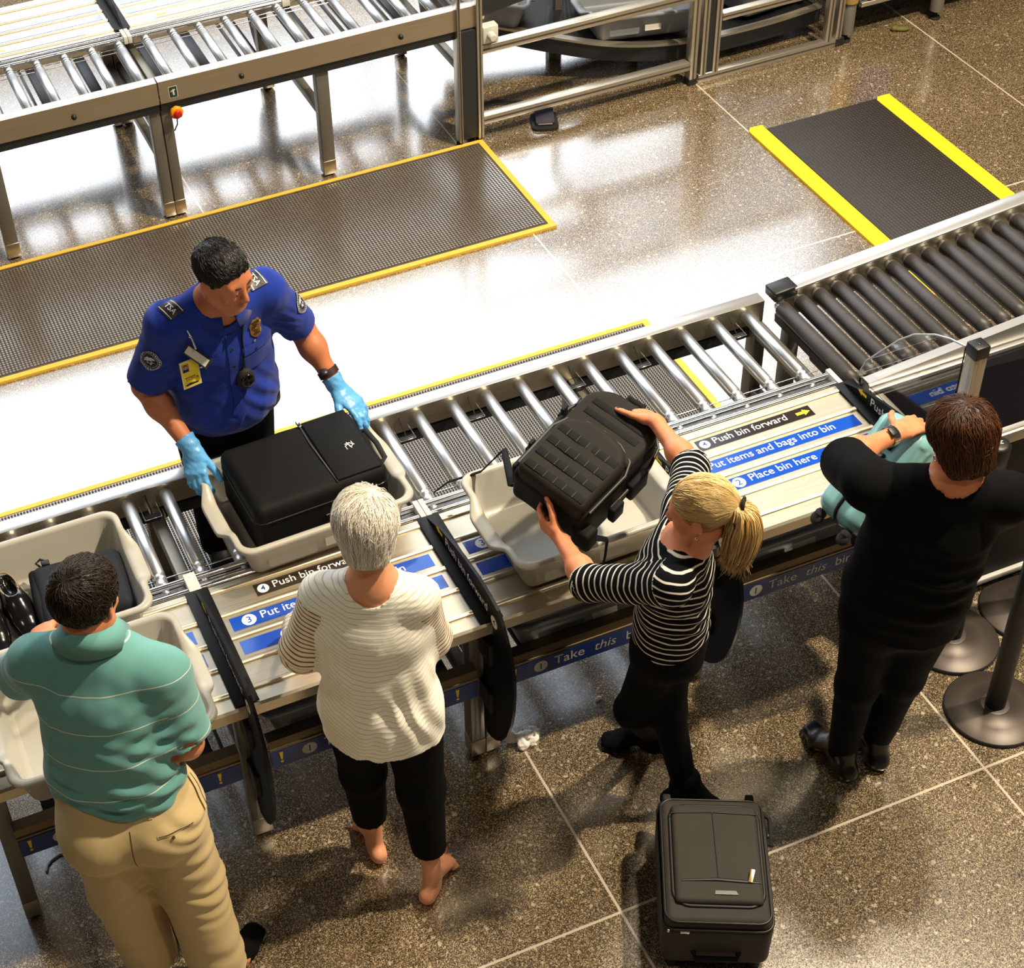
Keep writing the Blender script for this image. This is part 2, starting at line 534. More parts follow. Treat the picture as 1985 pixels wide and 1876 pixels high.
# ------------------------------------------------------------------ setting
def struct(o):
    o['kind'] = 'structure'; return o
mb = MB(); mb.box((-9, -3, -.2), (16, 14, 0)); struct(mb.build('floor', floor_material()))
WX0, WX1, WZ0, WZ1, WY = -12, 16, 0, 18, 14.
mb = MB()
def wall_piece(x0, x1, z0, z1): mb.box((x0, WY, z0), (x1, WY + .3, z1))
WIN = [(-4.5, 7.4, 3.2, 10.2), (7.4, 10.6, 7.0, 10.2), (7.4, 8.6, 4.6, 5.9), (-4.5, 9.6, 10.4, 15.2)]
wall_piece(-9, 16, -.2, 3.2); wall_piece(-9, 16, 15.2, 17); wall_piece(-9, -4.5, 3.2, 15.2); wall_piece(-4.5, 9.6, 10.2, 10.4)
wall_piece(10.6, 16, 3.2, 15.2); wall_piece(9.6, 10.6, 10.2, 15.2); wall_piece(7.4, 8.6, 3.2, 4.6); wall_piece(8.6, 10.6, 3.2, 7.0); wall_piece(7.4, 8.6, 5.9, 7.0)
struct(mb.build('wall_back', M['concrete']))
def sky_glass(strength, col):
    t = NT('daylight behind glass')
    e = t.new('ShaderNodeEmission'); e.inputs['Color'].default_value = col; e.inputs['Strength'].default_value = strength
    t.link(e.outputs[0], t.n['Material Output'].inputs['Surface']); return t.m
sg = sky_glass(WINDOW_L, (.90, .95, 1, 1)); sg_high = sky_glass(WINDOW_L * .22, (.70, .84, 1, 1))
for i, (a, b, c, d) in enumerate(WIN):
    mb = MB(); mb.box((a, WY + .14, c), (b, WY + .16, d))
    w = struct(mb.build('window_%d' % (i + 1), sg_high if c > 10 else sg))
    fr = MB()
    n = max(1, round((b - a) / 2.6))
    for k in range(n + 1):
        x = a + (b - a) * k / n; fr.box((x - .04, WY - .05, c), (x + .04, WY + .13, d))
    for z in (c, d): fr.box((a, WY - .05, z - .04), (b, WY + .13, z + .04))
    fr.build('window_frame', M['dark_metal'], w)

# ------------------------------------------------------------------ floor mats
def dimple_material():
    t = NT('brown dimpled rubber')
    P = t.coord('Object')
    vo = t.new('ShaderNodeTexNoise'); vo.inputs['Scale'].default_value = 30; t.link(P, vo.inputs['Vector'])
    t.set(Base_Color=t.ramp(vo.outputs['Fac'], [(.3, srgb(62, 52, 41)), (.7, srgb(82, 70, 57))]), Roughness=.6)
    return t.m
M['dimple'] = dimple_material()
M['dimple_top'] = mat('glint toned rubber stud', (104, 94, 82), .24, IOR=2.3)  # stud colour lifted above the base to paint in window glints
def bubble_mat(name, label, lo, hi, pitch, studs, base_m, stud_m, group=None):
    r = thing(name, label, 'floor mat', (lo[0], lo[1], 0), 0, group)
    W, D = hi[0] - lo[0], hi[1] - lo[1]
    b = MB(); b.box((.02, .02, .0), (W - .02, D - .02, .009)); b.build('mat_base', base_m, r)
    e = MB()
    for a, c in (((0, 0), (W, .028)), ((0, D - .022), (W, D)), ((W - .028, .028), (W, D - .022)), ((0, .028), (.02, D - .022))):
        e.prism([(a[1], .0005), (c[1], .0005), (c[1], .012), (a[1], .012)], 0, a[0], c[0])
    e.build('mat_border', M['safety2'], r)
    # studs: one low dome each, many: one mesh
    nx, ny = int((W - .07) / pitch), int((D - .07) / pitch)
    seg = 6; prof = [(.44, 0), (.40, 1.)] if pitch > .013 else [(.40, 0), (.33, 1.)]
    base = []
    for rr, hh in prof:
        for k in range(seg): base.append((rr * pitch * math.cos(2 * PI * k / seg), rr * pitch * math.sin(2 * PI * k / seg), hh * studs))
    base.append((0, 0, studs)); base = np.array(base)
    fq = [(i * seg + k, i * seg + (k + 1) % seg, (i + 1) * seg + (k + 1) % seg, (i + 1) * seg + k) for i in range(1) for k in range(seg)]
    ft = [(seg + k, seg + (k + 1) % seg, 2 * seg, 2 * seg) for k in range(seg)]
    gx, gy = np.meshgrid(np.arange(nx), np.arange(ny), indexing='ij')
    ox = .045 + gx.ravel() * pitch + pitch / 2 + (gy.ravel() % 2) * 0; oy = .042 + gy.ravel() * pitch + pitch / 2
    c = np.stack([ox, oy, np.full(ox.shape, .009)], 1)
    V = (c[:, None, :] + base[None]).reshape(-1, 3)
    Fq = np.array(fq); Ftri = np.array([f[:3] for f in ft])
    off = (np.arange(len(c)) * len(base))[:, None, None]
    Q = (Fq[None] + off).reshape(-1, 4); Tt = (Ftri[None] + off).reshape(-1, 3)
    Tq = np.concatenate([Tt, Tt[:, 2:3]], 1)
    me = bpy.data.meshes.new('studs')
    loops = np.concatenate([Q.ravel(), Tt.ravel()]); 
    me.vertices.add(len(V)); me.vertices.foreach_set('co', V.astype(np.float32).ravel())
    me.loops.add(len(loops)); me.loops.foreach_set('vertex_index', loops.astype(np.int32))
    st = np.concatenate([np.arange(len(Q)) * 4, len(Q) * 4 + np.arange(len(Tt)) * 3])
    me.polygons.add(len(st)); me.polygons.foreach_set('loop_start', st.astype(np.int32))
    me.update(calc_edges=True); me.polygons.foreach_set('use_smooth', np.zeros(len(st), bool))
    me.materials.append(stud_m)
    o = bpy.data.objects.new('studs', me); COL.objects.link(o); o.parent = r; o['kind'] = 'stuff'
    return r
bubble_mat('bubble_mat', 'long brown studded rubber mat with yellow edges lying in front of the far roller table', (-.45, 5.868), (2.948, 6.686), .0150, .0035, M['dimple'], M['dimple_top'])
bubble_mat('bubble_mat', 'brown studded rubber mat with yellow edges lying under the near roller table and the officer', (-.45, 4.27), (2.978, 5.085), .0122, .005, mat('glossy mat rubber greyed by window sheen', (120, 116, 110), .22, spec=1., coat=1.), mat('dark rubber stud', (84, 79, 74), .55, spec=.4))  # grey base colour carries the window's reflection, on top of the real gloss

def plate_material():
    t = NT('black diamond plate vinyl')
    P = t.coord('Object')
    sx = t.new('ShaderNodeSeparateXYZ'); t.link(P, sx.inputs[0])
    a = t.math('SINE', t.math('MULTIPLY', t.math('ADD', sx.outputs[0], sx.outputs[1]), 190.))
    b = t.math('SINE', t.math('MULTIPLY', t.math('SUBTRACT', sx.outputs[0], sx.outputs[1]), 190.))
    h = t.math('MAXIMUM', t.math('MULTIPLY', a, b), 0.)
    t.set(Base_Color=t.ramp(h, [(0., srgb(42, 36, 32)), (.9, srgb(66, 58, 52))]), Roughness=.5)
    t.bump(h, .6, .004); return t.m
dm = thing('anti_fatigue_mat', 'black diamond plate mat with two broad yellow edge stripes on the brown floor', 'floor mat', (4.12, 5.05, 0))
b = MB(); b.box((.085, -.35, 0), (.70, 1.10, .016), bev=.006); b.build('mat_base', plate_material(), dm)
for x0, x1, y1 in ((0, .085, 1.13), (.70, .785, 1.10)):
    b = MB(); n = []
    b.prism([(x0, -.35), (x1, -.35), (x1, y1 - .0), (x1 - .0, y1 + .01), (x0 + .02, y1 + .012), (x0, y1 - .015)], 2, 0, .013); b.build('edge_stripe', M['safety'], dm)

# ------------------------------------------------------------------ roller tables
def circ(b, cx, cy, r, Mx, mat, n=24):
    b.add([Mx @ Vector((cx + r * math.cos(2 * PI * k / n), cy + r * math.sin(2 * PI * k / n), 0)) for k in range(n)], [tuple(range(n))], mat)
def arrow(b, Mx, x, y, L, w, mat):
    b.add([Mx @ Vector(p) for p in ((x, y - w * .22, 0), (x + L * .52, y - w * .22, 0), (x + L * .52, y + w * .22, 0), (x, y + w * .22, 0))], [(0, 1, 2, 3)], mat)
    b.add([Mx @ Vector(p) for p in ((x + L * .52, y - w * .5, 0), (x + L, y, 0), (x + L * .52, y + w * .5, 0))], [(0, 1, 2)], mat)
DX = .765
def make_unit():
    r = thing('roller_table', 'x', 'roller table', (0, 0, 0), 0, 'roller tables of the security lanes')
    # outer rail: channel with a flat top
    b = MB()
    prof = [(0, .606), (0, .711), (-.052, .711), (-.052, .62), (-.049, .62), (-.049, .705), (-.004, .705), (-.004, .606)]
    b.prism(prof, 0, -DX + .003, DX - .003, 0)
    o = b.build('outer_rail', [M['steel_fascia']], r)
    b = MB(); b.box((-DX + .003, -.0535, .711), (DX - .003, 0, .7135), bev=.001); b.build('rail_cap', M['rail_top'], r)
    b = MB(); b.box((-DX + .004, -.045, .56), (DX - .004, -.012, .605)); b.build('cable_tray', M['dark_metal'], r)
    for x in (-.381, .384):
        b = MB(); b.lathe([(.0115, 0), (.0115, .006), (.009, .012), (0, .013)], n=16, M=RX(-PI / 2)); b.build('knob', M['black_plastic'], r, (x, 0, .647))
    # rollers
    def roller_mb():
        q = MB(); R = .0215
        q.lathe([(.016, 0), (R, .003), (R, .36), (.018, .364), (.018, .372), (.0205, .374), (.0205, .384), (.017, .386), (.017, .392), (R - .002, .394), (R - .002, .435), (.012, .437), (.012, .445), (.006, .446), (.006, .455)], n=20, M=RX(PI / 2))
        return q
    first = None
    for k in range(12):
        x = -.719 + k * .1275
        if first is None: first = roller_mb().build('roller', M['roller'], r, (x, -.053, .676))
        else:
            c = first.copy(); COL.objects.link(c); c.parent = r; c.location = (x, -.053, .676)
    for y in (-.425, -.46):
        b = MB(); b.tube([(-DX + .02, y, .668), (DX - .02, y, .668)], .0022, 6); b.build('drive_cord', M['alu_bright'], r)
    for k in (0, 2, 5, 7, 10):                                   # little sensors hanging between the rollers
        x = -.719 + k * .1275 + .062
        b = MB(); b.box((x - .025, -.125, .632), (x + .028, -.108, .652), 0, .002)
        s = b.build('sensor_box', M['dark_metal'], r)
        b = MB(); b.tube([(x, -.055, .69), (x, -.066, .678), (x + .004, -.09, .655), (x + .002, -.112, .645)], .0022, 6); b.build('wire', M['rubber'], s)
        b = MB(); b.tube([(x - .026, -.055, .65), (x - .026, -.13, .65), (x + .03, -.13, .65), (x + .03, -.055, .65)], .002, 6); b.build('bracket_wire', M['alu_bright'], s)
    for sgn in (-1, 1):
        x0, x1 = (-DX + .02, -.02) if sgn < 0 else (.02, DX - .02)
        b = MB()
        b.tube([(x0, -.487, .694), (x1, -.487, .694)], .0105, 12); b.tube([(x0, -.537, .694), (x1, -.537, .694)], .0105, 12)
        b.box((x0, -.537, .66), (x1, -.487, .682))
        b.build('inner_rail', M['alu_bright'], r)
        # sloped-front deck with five ribs, one for each bin station
        b = MB(); a0, a1 = (-DX + .001, -.001) if sgn < 0 else (.001, DX - .001)
        b.prism([(-.552, .699), (-.552, .68), (-1.01, .68), (-1.046, .655), (-1.05, .655), (-1.05, .692), (-1.043, .699)], 0, a0, a1)
        for y in (-.578, -.682, -.782, -.882, -.986):
            pr = [(y + .011 * math.cos(a), .699 + .008 * math.sin(a)) for a in np.linspace(0, PI, 9)]
            b.prism(pr, 0, a0, a1, 0, True)
        b.build('deck', M['alu'], r)
        # deck labels
        ox = -DX if sgn < 0 else 0.
        def flat(x, y): return T(ox + x, y, .7006)
        def plate(x0, x1, y0, y1, mt, name):
            q = MB(); q.box((ox + x0, y0, .699), (ox + x1, y1, .7002), 0); return q
        q = plate(.166, .596, -.650, -.599, 0, 0)
        circ(q, .192, -.6245, .0185, T(ox, 0, .7005), 1); q.text('4', T(ox + .192, -.6335, .7008), .030, 2, 'CENTER', .006)
        q.text('Push bin forward', T(ox + .222, -.6335, .7005), .0405, 1, 'LEFT', .004); arrow(q, T(ox, 0, .7005), .537, -.6245, .052, .03, 3)
        q.build('push_label', [M['label_black'], M['white'], M['blue'], M['yellow']], r)
        q = plate(.055, .706, -.757, -.703, 0, 0)
        circ(q, .111, -.730, .0225, T(ox, 0, .7005), 1); q.text('3', T(ox + .111, -.7415, .7008), .036, 2, 'CENTER', .006)
        q.text('Put items and bags into bin', T(ox + .147, -.7395, .7005), .0432, 1, 'LEFT', .004)
        q.build('put_label', [M['blue'], M['white'], M['blue']], r)
        q = plate(.055, .708, -.857, -.803, 0, 0)
        circ(q, .199, -.830, .0225, T(ox, 0, .7005), 1); q.text('2', T(ox + .199, -.8415, .7008), .036, 2, 'CENTER', .006)
        q.text('Place bin here', T(ox + .237, -.8395, .7005), .0436, 1, 'LEFT', .004)
        q.build('place_label', [M['blue'], M['white'], M['blue']], r)
        # front rail of the bin shelf
        b = MB(); z0, z1 = (ox + .045, ox + DX - .045)
        b.prism([(-1.032, .372), (-1.032, .452), (-1.024, .484), (-.985, .484), (-.985, .478), (-1.018, .478), (-1.026, .372)], 0, z0, z1)
        b.box((z0, -1.034, .449), (z1, -1.026, .458))
        fr = b.build('shelf_rail', M['bronze'], r)
        q = MB(); q.box((z0 + .002, -1.0345, .374), (z1 - .002, -1.032, .446))
        V = frame((0, -1.0352, 0), (1, 0, 0), (0, 0, 1), (0, -1, 0))
        circ(q, ox + .167, .412, .0235, V, 1); q.text('1', V @ T(ox + .167, .399, .0004), .038, 2, 'CENTER', .008)
        q.text('Take ', V @ T(ox + .212, .3975, .0002), .054, 1, 'LEFT', .002)
        q.text('this', V @ T(ox + .350, .3975, .0002), .054, 1, 'LEFT', 0, .2)
        q.text('bin', V @ T(ox + .462, .3975, .0002), .054, 1, 'LEFT', .002)
        for ex in (.078, .65):
            q.add([V @ Vector((ox + ex - .006, .438, .0003)), V @ Vector((ox + ex + .006, .438, .0003)), V @ Vector((ox + ex + .0025, .404, .0003)), V @ Vector((ox + ex - .0025, .404, .0003))], [(3, 2, 1, 0)], 3)
            circ(q, ox + ex, .395, .0048, V @ T(0, 0, .0003), 3, 10)
        q.build('take_label', [M['navy'], M['label_grey'], M['navy'], M['yellow']], fr)
        # strip of skate wheels and the gravity tracks of the shelf
        for k in range(4):
            b = MB(); xa = z0 + .03 + k * .165
            b.lathe([(.005, 0)] + [q for j in range(10) for q in ((.005, j * .0105), (.008, j * .0105 + .001), (.008, j * .0105 + .008), (.005, j * .0105 + .009))], (xa, -1.006, .452), 8, M=RY(PI / 2), smooth=False)
            b.build('skate_wheel_row', M['label_grey'], r)
        for k in range(3):
            xa = ox + .14 + k * .235
            b = MB(); b.box((xa, -.985, .400), (xa + .05, -.30, .4245), 0, .003); b.box((xa + .075, -.985, .40), (xa + .085, -.30, .42)); b.build('shelf_track', M['dark_metal'], r)
    for x in (-DX, 0, DX):
        b = MB()
        xa, xb = max(-DX + .001, x - .019), min(DX - .001, x + .019)
        b.box((xa, -.556, .672), (xb, -.472, .7085), 0, .002)
        for y in (-.493, -.52): b.sphere(((xa + xb) / 2, y, .7085), (.003, .003, .0015), 0, 8)
        b.build('rail_bracket', M['label_grey'], r)
    # legs
    for x in (-DX + .026, 0, DX - .026):
        w = .024 if x else .03
        for y in (-.95, -.055):
            b = MB(); b.box((x - w, y - .028, .085), (x + w, y + .028, .607 if y > -.5 else .655), 0, .003)
            for s in (-1, 1): b.box((x + s * w * .35 - .002, y - .0295, .09), (x + s * w * .35 + .002, y - .0285, .6))
            lg = b.build('leg', M['leg'], r)
            b = MB(); b.box((x - w - .001, y - .029, .012), (x + w + .001, y + .029, .085), 0, .002); ft = b.build('foot', M['steel_fascia'], lg)
            b = MB(); b.lathe([(.02, 0), (.02, .008), (.008, .012), (.008, .02)], (x, y, 0), 12); b.build('levelling_pad', M['rubber'], ft)
        b = MB(); b.box((x - .018, -.92, .30), (x + .018, -.085, .345), 0, .003); b.build('side_beam', M['leg'], r)
        b = MB(); b.box((x - .02, -.93, .575), (x + .02, -.052, .625), 0, .003); b.build('top_beam', M['leg'], r)
    # station dividers: black base strip, upright fin, hanging paddle
    fin = [(-.545, .703), (-.60, .727), (-.69, .762), (-.78, .784), (-.85, .797), (-.955, .809), (-1.04, .806), (-1.095, .797), (-1.13, .762), (-1.16, .72), (-1.19, .66), (-1.203, .60), (-1.204, .53), (-1.197, .45),
           (-1.18, .37), (-1.15, .285), (-1.112, .222), (-1.07, .178), (-1.03, .153), (-1.0, .145), (-.984, .165), (-.98, .26), (-.988, .38), (-.998, .52), (-1.01, .62), (-1.06, .66), (-1.06, .703)]
    for x in (0, DX):
        xa, xb = x - .037, x + .037
        if x: xb = DX + .037
        b = MB(); b.box((xa, -1.045, .7068), (xb, -.553, .7095), 0, .001)
        b.prism(fin, 0, x - .005, x + .005)
        d = b.build('divider', M['black_panel'], r)
        q = MB()
        V = frame((x - .0056, 0, 0), (0, -1, 0), (0, 0, 1), (-1, 0, 0))       # reads from the back of the deck towards the front
        arrow(q, V @ T(.69, .744, 0) @ RZ(PI), 0, 0, .05, .026, 1)
        q.text('Push bin forward', V @ T(.712, .729, 0), .0455, 0, 'LEFT', .003)
        circ(q, 1.072, .727, .022, V, 0); q.text('4', V @ T(1.072, .7155, .0003), .034, 2, 'CENTER', .006)
        q.build('push_text', [M['white'], M['yellow'], M['black_panel']], d)
        for z in (.30, .52):
            b = MB(); b.box((x - .018, -1.06, z), (x + .018, -.975, z + .09), 0, .004); b.build('paddle_clamp', M['black_plastic'], d)
    return r
unitA = make_unit(); unitA.location = (.65, 4.25, 0)
unitA['label'] = 'near roller table behind the man in the green polo and the woman in white'
unitB = copy_tree(unitA); unitB.location = (.65 + 2 * DX, 4.25, 0)
unitB['label'] = 'near roller table where the blonde woman loads her backpack'
unitC = copy_tree(unitA); unitC.location = (.65, 6.70, 0); unitC.rotation_euler = (0, 0, PI)
unitC['label'] = 'left one of the two far roller tables, without stop button'
unitD = copy_tree(unitA); unitD.location = (.65 + 2 * DX, 6.70, 0); unitD.rotation_euler = (0, 0, PI)
unitD['label'] = 'far roller table with red emergency stop button on its leg'
b = MB(); b.box((-.722, -.0465, .564), (-.690, -.0452, .604), 0); b.box((-.718, -.0468, .576), (-.694, -.0464, .592), 1); b.build('warning_label', [M['estop_yellow'], M['red']], unitB)
# unit D local frame is turned by 180 degrees: world (1.478, 6.70) is local (+.702, 0)
b = MB(); b.lathe([(.031, 0), (.032, .006), (.029, .016), (.022, .018)], n=8, M=RX(-PI / 2)); es = b.build('stop_button', M['estop_yellow'], unitD, (.700, .0, .552))
b = MB(); b.lathe([(.012, 0), (.012, .003), (.018, .005), (.019, .010), (.015, .014), (0, .015)], n=20, M=RX(-PI / 2)); b.build('mushroom_head', M['red'], es, (0, .018, 0))
b = MB(); b.tube([(0, 0, -.03), (.004, .004, -.06), (.02, 0, -.09)], .003, 6); b.build('cable', M['dark_metal'], es)
b = MB(); V = frame((.700, .0012, .652), (-1, 0, 0), (0, 0, 1), (0, 1, 0))
b.add([V @ Vector(p) for p in ((-.02, -.028, -.001), (.02, -.028, -.001), (.02, .028, -.001), (-.02, .028, -.001))], [(0, 1, 2, 3)], 1)
b.add([V @ Vector(p) for p in ((-.017, -.025, 0), (.017, -.025, 0), (.017, .025, 0), (-.017, .025, 0))], [(0, 1, 2, 3)], 0)
b.add([V @ Vector(p) for p in ((-.002, -.016, .0004), (.006, -.016, .0004), (.005, .004, .0004), (.012, .012, .0004), (.002, .014, .0004), (-.010, .008, .0004), (-.012, 0, .0004), (-.004, .004, .0004))], [tuple(range(8))], 1)
b.build('stop_label', [M['green_label'], M['label_grey']], unitD)

# ------------------------------------------------------------------ black roller conveyor on the right, climbing a little
TL = math.radians(4.6)
rc = thing('roller_conveyor', 'black rubber roller conveyor climbing to the right from the near table', 'conveyor', (2.975, 0, .695))
def cv(b): return b.xform(RY(-TL))
LEN = 1.75
b = MB(); b.prism([(4.172, -.07), (4.212, -.07), (4.212, .045), (4.172, .045)], 0, .03, LEN); cv(b).build('side_rail', M['steel_fascia'], rc)
b = MB(); b.box((.07, 4.16, .045), (LEN, 4.225, .057), 0, .003); cv(b).build('rail_cap', M['rail_top'], rc)
b = MB(); b.box((-.01, 4.165, .02), (.085, 4.235, .06), 0, .006); cv(b).build('end_cap', M['black_plastic'], rc)
b = MB(); b.prism([(3.62, -.07), (3.668, -.07), (3.668, .03), (3.655, .045), (3.62, .045)], 0, .02, LEN); cv(b).build('side_rail', M['rail_top'], rc)
first = None
for k in range(22):
    x = .012 + k * .0757
    if first is None:
        b = MB(); b.lathe([(.014, 0), (.02, .002), (.02, .014), (.0255, .018), (.0285, .026), (.0285, .40), (.026, .44), (.026, .475), (.014, .478), (.008, .51)], n=20, mat=0, M=RX(PI / 2))
        b.m = [1 if max(b.v[i][1] for i in f) > -.02 else 0 for f in b.f]
        first = b.build('roller', [M['black_roller'], M['roller']], rc); o = first
    else:
        o = first.copy(); COL.objects.link(o); o.parent = rc
    o.location = RY(-TL) @ Vector((x, 4.175, .0))
b = MB(); b.box((0, 3.66, -.075), (.035, 4.18, -.04)); cv(b).build('cross_bar', M['dark_metal'], rc)
b = MB(); b.box((.02, 3.68, -.13), (.09, 3.80, -.06), 0, .01); b.tube([(.05, 3.85, -.11), (.05, 3.98, -.11)], .03, 14); cv(b).build('drive_motor', M['black_plastic'], rc)
for y in (3.70, 4.15):
    for x in (.06, 1.5):
        b = MB(); zt = -.07 + math.tan(TL) * x; b.box((x - .025, y - .025, -.695), (x + .025, y + .025, zt), 0, .003); b.build('leg', M['leg'], rc)

# loading cabinet beside the conveyor: black panels in an aluminium frame
cb = thing('loading_cabinet', 'black glossy cabinet with aluminium edges at right beside the black roller conveyor', 'cabinet', (2.998, 3.245, 0))
CW = 1.2
b = MB(); b.prism([(-.026, .06), (.36, .06), (.36, .70), (0, .70)], 0, 0, CW); b.build('body', M['black_panel'], cb)
t = NT('smoked glass'); t.set(Base_Color=srgb(14, 13, 16), Roughness=.06, Coat_Weight=.6); M['smoked'] = t.m
b = MB(); b.box((.03, .022, .70), (CW, .353, .708)); b.build('glass_top', M['smoked'], cb)
b = MB(); b.box((-.01, -.012, .672), (CW, .024, .718), 0, .003); b.box((.0, -.002, .718), (CW, .003, .7225)); b.build('front_edge', M['frame'], cb)
b = MB(); b.box((-.01, .352, .69), (CW, .372, .722), 0, .003); b.build('back_edge', M['rail_top'], cb)
b = MB(); b.box((-.01, .02, .69), (.03, .34, .715), 0, .003); b.build('side_edge', M['frame'], cb)
b = MB(); b.box((.045, -.042, .040), (CW, -.012, .062), 0, .002); b.build('bottom_trim', M['label_grey'], cb)
for x in (.05, 1.1):
    b = MB(); b.lathe([(.03, 0), (.03, .01), (.012, .014), (.012, .065)], (x, .18, 0), 14); b.build('foot', M['rubber'], cb)

# clear guard with its post between the last station and the cabinet
gp = thing('clear_guard', 'clear acrylic guard with curved top held by an aluminium post with black cap', 'guard', (2.985, 3.187, 0))
t = NT('clear acrylic'); t.set(Base_Color=(1, 1, 1, 1), Roughness=.0, Transmission_Weight=1., IOR=1.49); M['acrylic'] = t.m
prof = [(3.22, .74), (3.69, .74), (3.66, .82), (3.60, .90), (3.52, 1.005), (3.453, 1.075), (3.359, 1.14), (3.29, 1.172), (3.22, 1.193)]
b = MB(); b.prism([(y - 3.2, z) for y, z in prof], 0, -.003, .003); b.build('acrylic_panel', M['acrylic'], gp)
b = MB(); b.tube([(0, y - 3.2, z) for y, z in prof[1:]], .0035, 6); b.build('edge_trim', mat('clear edge', (190, 196, 200), .2, spec=.8), gp)
b = MB(); b.box((.0, -.03, .03), (.046, .016, 1.17), 0, .002)
for y in (-.0305,): b.box((.017, y, .04), (.029, y + .002, 1.17))
for s in (-1, 1): b.box((.023 + s * .0225 - .001, -.013, .72), (.023 + s * .0225 + .001, -.001, 1.17))
po = b.build('post', M['frame'], gp)
b = MB(); b.box((-.003, -.033, 1.17), (.049, .019, 1.215), 0, .005); b.sphere((.023, -.007, 1.215), (.006, .006, .002), 0, 10); b.build('post_cap', M['black_plastic'], po)
b = MB(); b.lathe([(.03, 0), (.03, .01), (.01, .014), (.01, .03)], (.023, -.007, 0), 14); b.build('post_foot', M['rubber'], po)

# ------------------------------------------------------------------ far right: guard frames, curved return track, machine
def bar(b, p, q, w, d=None):
    d = d or w
    lo = [min(a, c) for a, c in zip(p, q)]; hi = [max(a, c) for a, c in zip(p, q)]
    ax = max(range(3), key=lambda k: hi[k] - lo[k])
    half = [w / 2, d / 2] ; j = 0
    for k in range(3):
        if k != ax:
            lo[k] -= half[min(j, 1)]; hi[k] += half[min(j, 1)]; j += 1
    b.box(lo, hi, 0, .003)
    for s in (-1, 1):                                    # T slots of the extrusion
        m = [(a + c) / 2 for a, c in zip(lo, hi)]
        l2, h2 = list(lo), list(hi)
        for k in range(3):
            if k != ax and k == 1: l2[k] = lo[1] - .0008; h2[k] = lo[1] + .001
            elif k != ax: l2[k] = m[k] - .004; h2[k] = m[k] + .004
    b.box(l2, h2, 1)
    return b
slot = mat('dark slot', (60, 56, 50), .6)
g1 = thing('guard_frame', 'aluminium guard frame with two long rails beside the far roller tables', 'frame', (0, 6.71, 0))
for x, w in ((2.945, .03), (2.842, .018)):
    b = MB(); bar(b, (x, 0, .02), (x, 0, 1.05), w, .06); po = b.build('post', [M['frame'], slot], g1)
    b = MB(); b.lathe([(.016, 0), (.016, .01), (.008, .012), (.008, .022)], (x, 0, 0), 12); b.build('levelling_pad', M['rubber'], po)
b = MB(); b.box((2.851, -.022, .03), (2.93, .02, .60)); b.build('post_panel', M['dark_metal'], g1)
b = MB(); bar(b, (4.105, 0, .03), (4.105, 0, 1.05), .04, .05); po = b.build('post', [M['frame'], slot], g1)
b = MB(); b.box((4.083, -.027, 0), (4.127, .027, .035), 0, .003); b.build('post_shoe', M['black_plastic'], po)
for z in (.11, .485, 1.03):
    b = MB(); bar(b, (2.96, 0, z), (4.085, 0, z), .05, .045); b.build('rail', [M['frame'], slot], g1)
b = MB(); b.box((2.962, -.03, .515), (3.04, .02, .60), 0, .004); b.lathe([(.02, 0), (.02, .03), (.014, .034)], (3.0, -.03, .555), 14, M=RX(PI / 2)); b.build('latch', M['label_grey'], g1)
g2 = thing('guard_frame', 'second aluminium guard frame with lower rail on the floor near the grey machine leg', 'frame', (0, 6.71, 0))
for x in (4.165, 4.235, 4.895, 4.955):
    b = MB(); bar(b, (x, 0, .04), (x, 0, 1.05), .034, .04); b.build('post', [M['frame'], slot], g2)
b = MB(); b.box((4.183, -.012, .05), (4.217, .008, 1.05)); b.build('post_panel', M['dark_metal'], g2)
b = MB(); bar(b, (4.14, 0, .022), (4.95, 0, .022), .04, .045); b.build('rail', [M['frame'], slot], g2)
b = MB(); b.box((4.94, -.024, 0), (4.99, .024, .045), 0, .004); b.build('rail_end_cap', M['black_plastic'], g2)
for z in (.335, 1.03):
    b = MB(); bar(b, (4.255, 0, z), (4.875, 0, z), .04, .04); b.build('rail', [M['frame'], slot], g2)
sp = thing('machine_side_panel', 'dark grey sloping side panel at the end of the far roller tables', 'panel', (2.94, 6.70, 0))
b = MB(); b.prism([(0, .618), (.02, .708), (.55, .86), (.75, .86), (.75, .72)], 1, .045, .075); b.build('panel', M['dark_metal'], sp)
b = MB(); b.prism([(.0, .708), (.55, .865), (.75, .865), (.75, .857), (.55, .857), (.003, .70)], 1, .04, .05); b.build('panel_edge', M['rail_top'], sp)
b = MB(); b.box((.70, .60, 0), (.74, .64, .80), 0, .003); b.box((.70, .02, .74), (.74, .64, .80), 0, .003); b.build('leg', M['leg'], sp)

tr = thing('return_track', 'curved grey bin return track behind the aluminium guard frames', 'conveyor', (3.2, 7.0, 0))
path = [(2.98, 7.30, .36), (3.25, 7.17, .315), (3.44, 7.06, .27), (3.55, 7.0, .25), (3.72, 6.925, .21), (3.92, 6.865, .185), (4.14, 6.83, .165), (4.35, 6.82, .16), (4.62, 6.82, .16), (4.80, 6.83, .165), (4.93, 6.84, .17)]
PX = [np.interp(np.linspace(0, len(path) - 1, 60), range(len(path)), [p[k] for p in path]) for k in range(3)]
for _ in range(12):
    for k in range(3): PX[k][1:-1] = (PX[k][:-2] + 2 * PX[k][1:-1] + PX[k][2:]) / 4
pts = [Vector((PX[0][i] - 3.2, PX[1][i] - 7.0, PX[2][i])) for i in range(60)]
nrm = []
for i in range(60):
    t_ = (pts[min(i + 1, 59)] - pts[max(i - 1, 0)]); nrm.append(Vector((-t_.y, t_.x, 0)).normalized())
def strip(off0, z0, off1, z1):
    return [[p + n * o + Vector((0, 0, z)) for o, z in ((off0, z0), (off1, z0), (off1, z1), (off0, z1))] for p, n in zip(pts, nrm)]
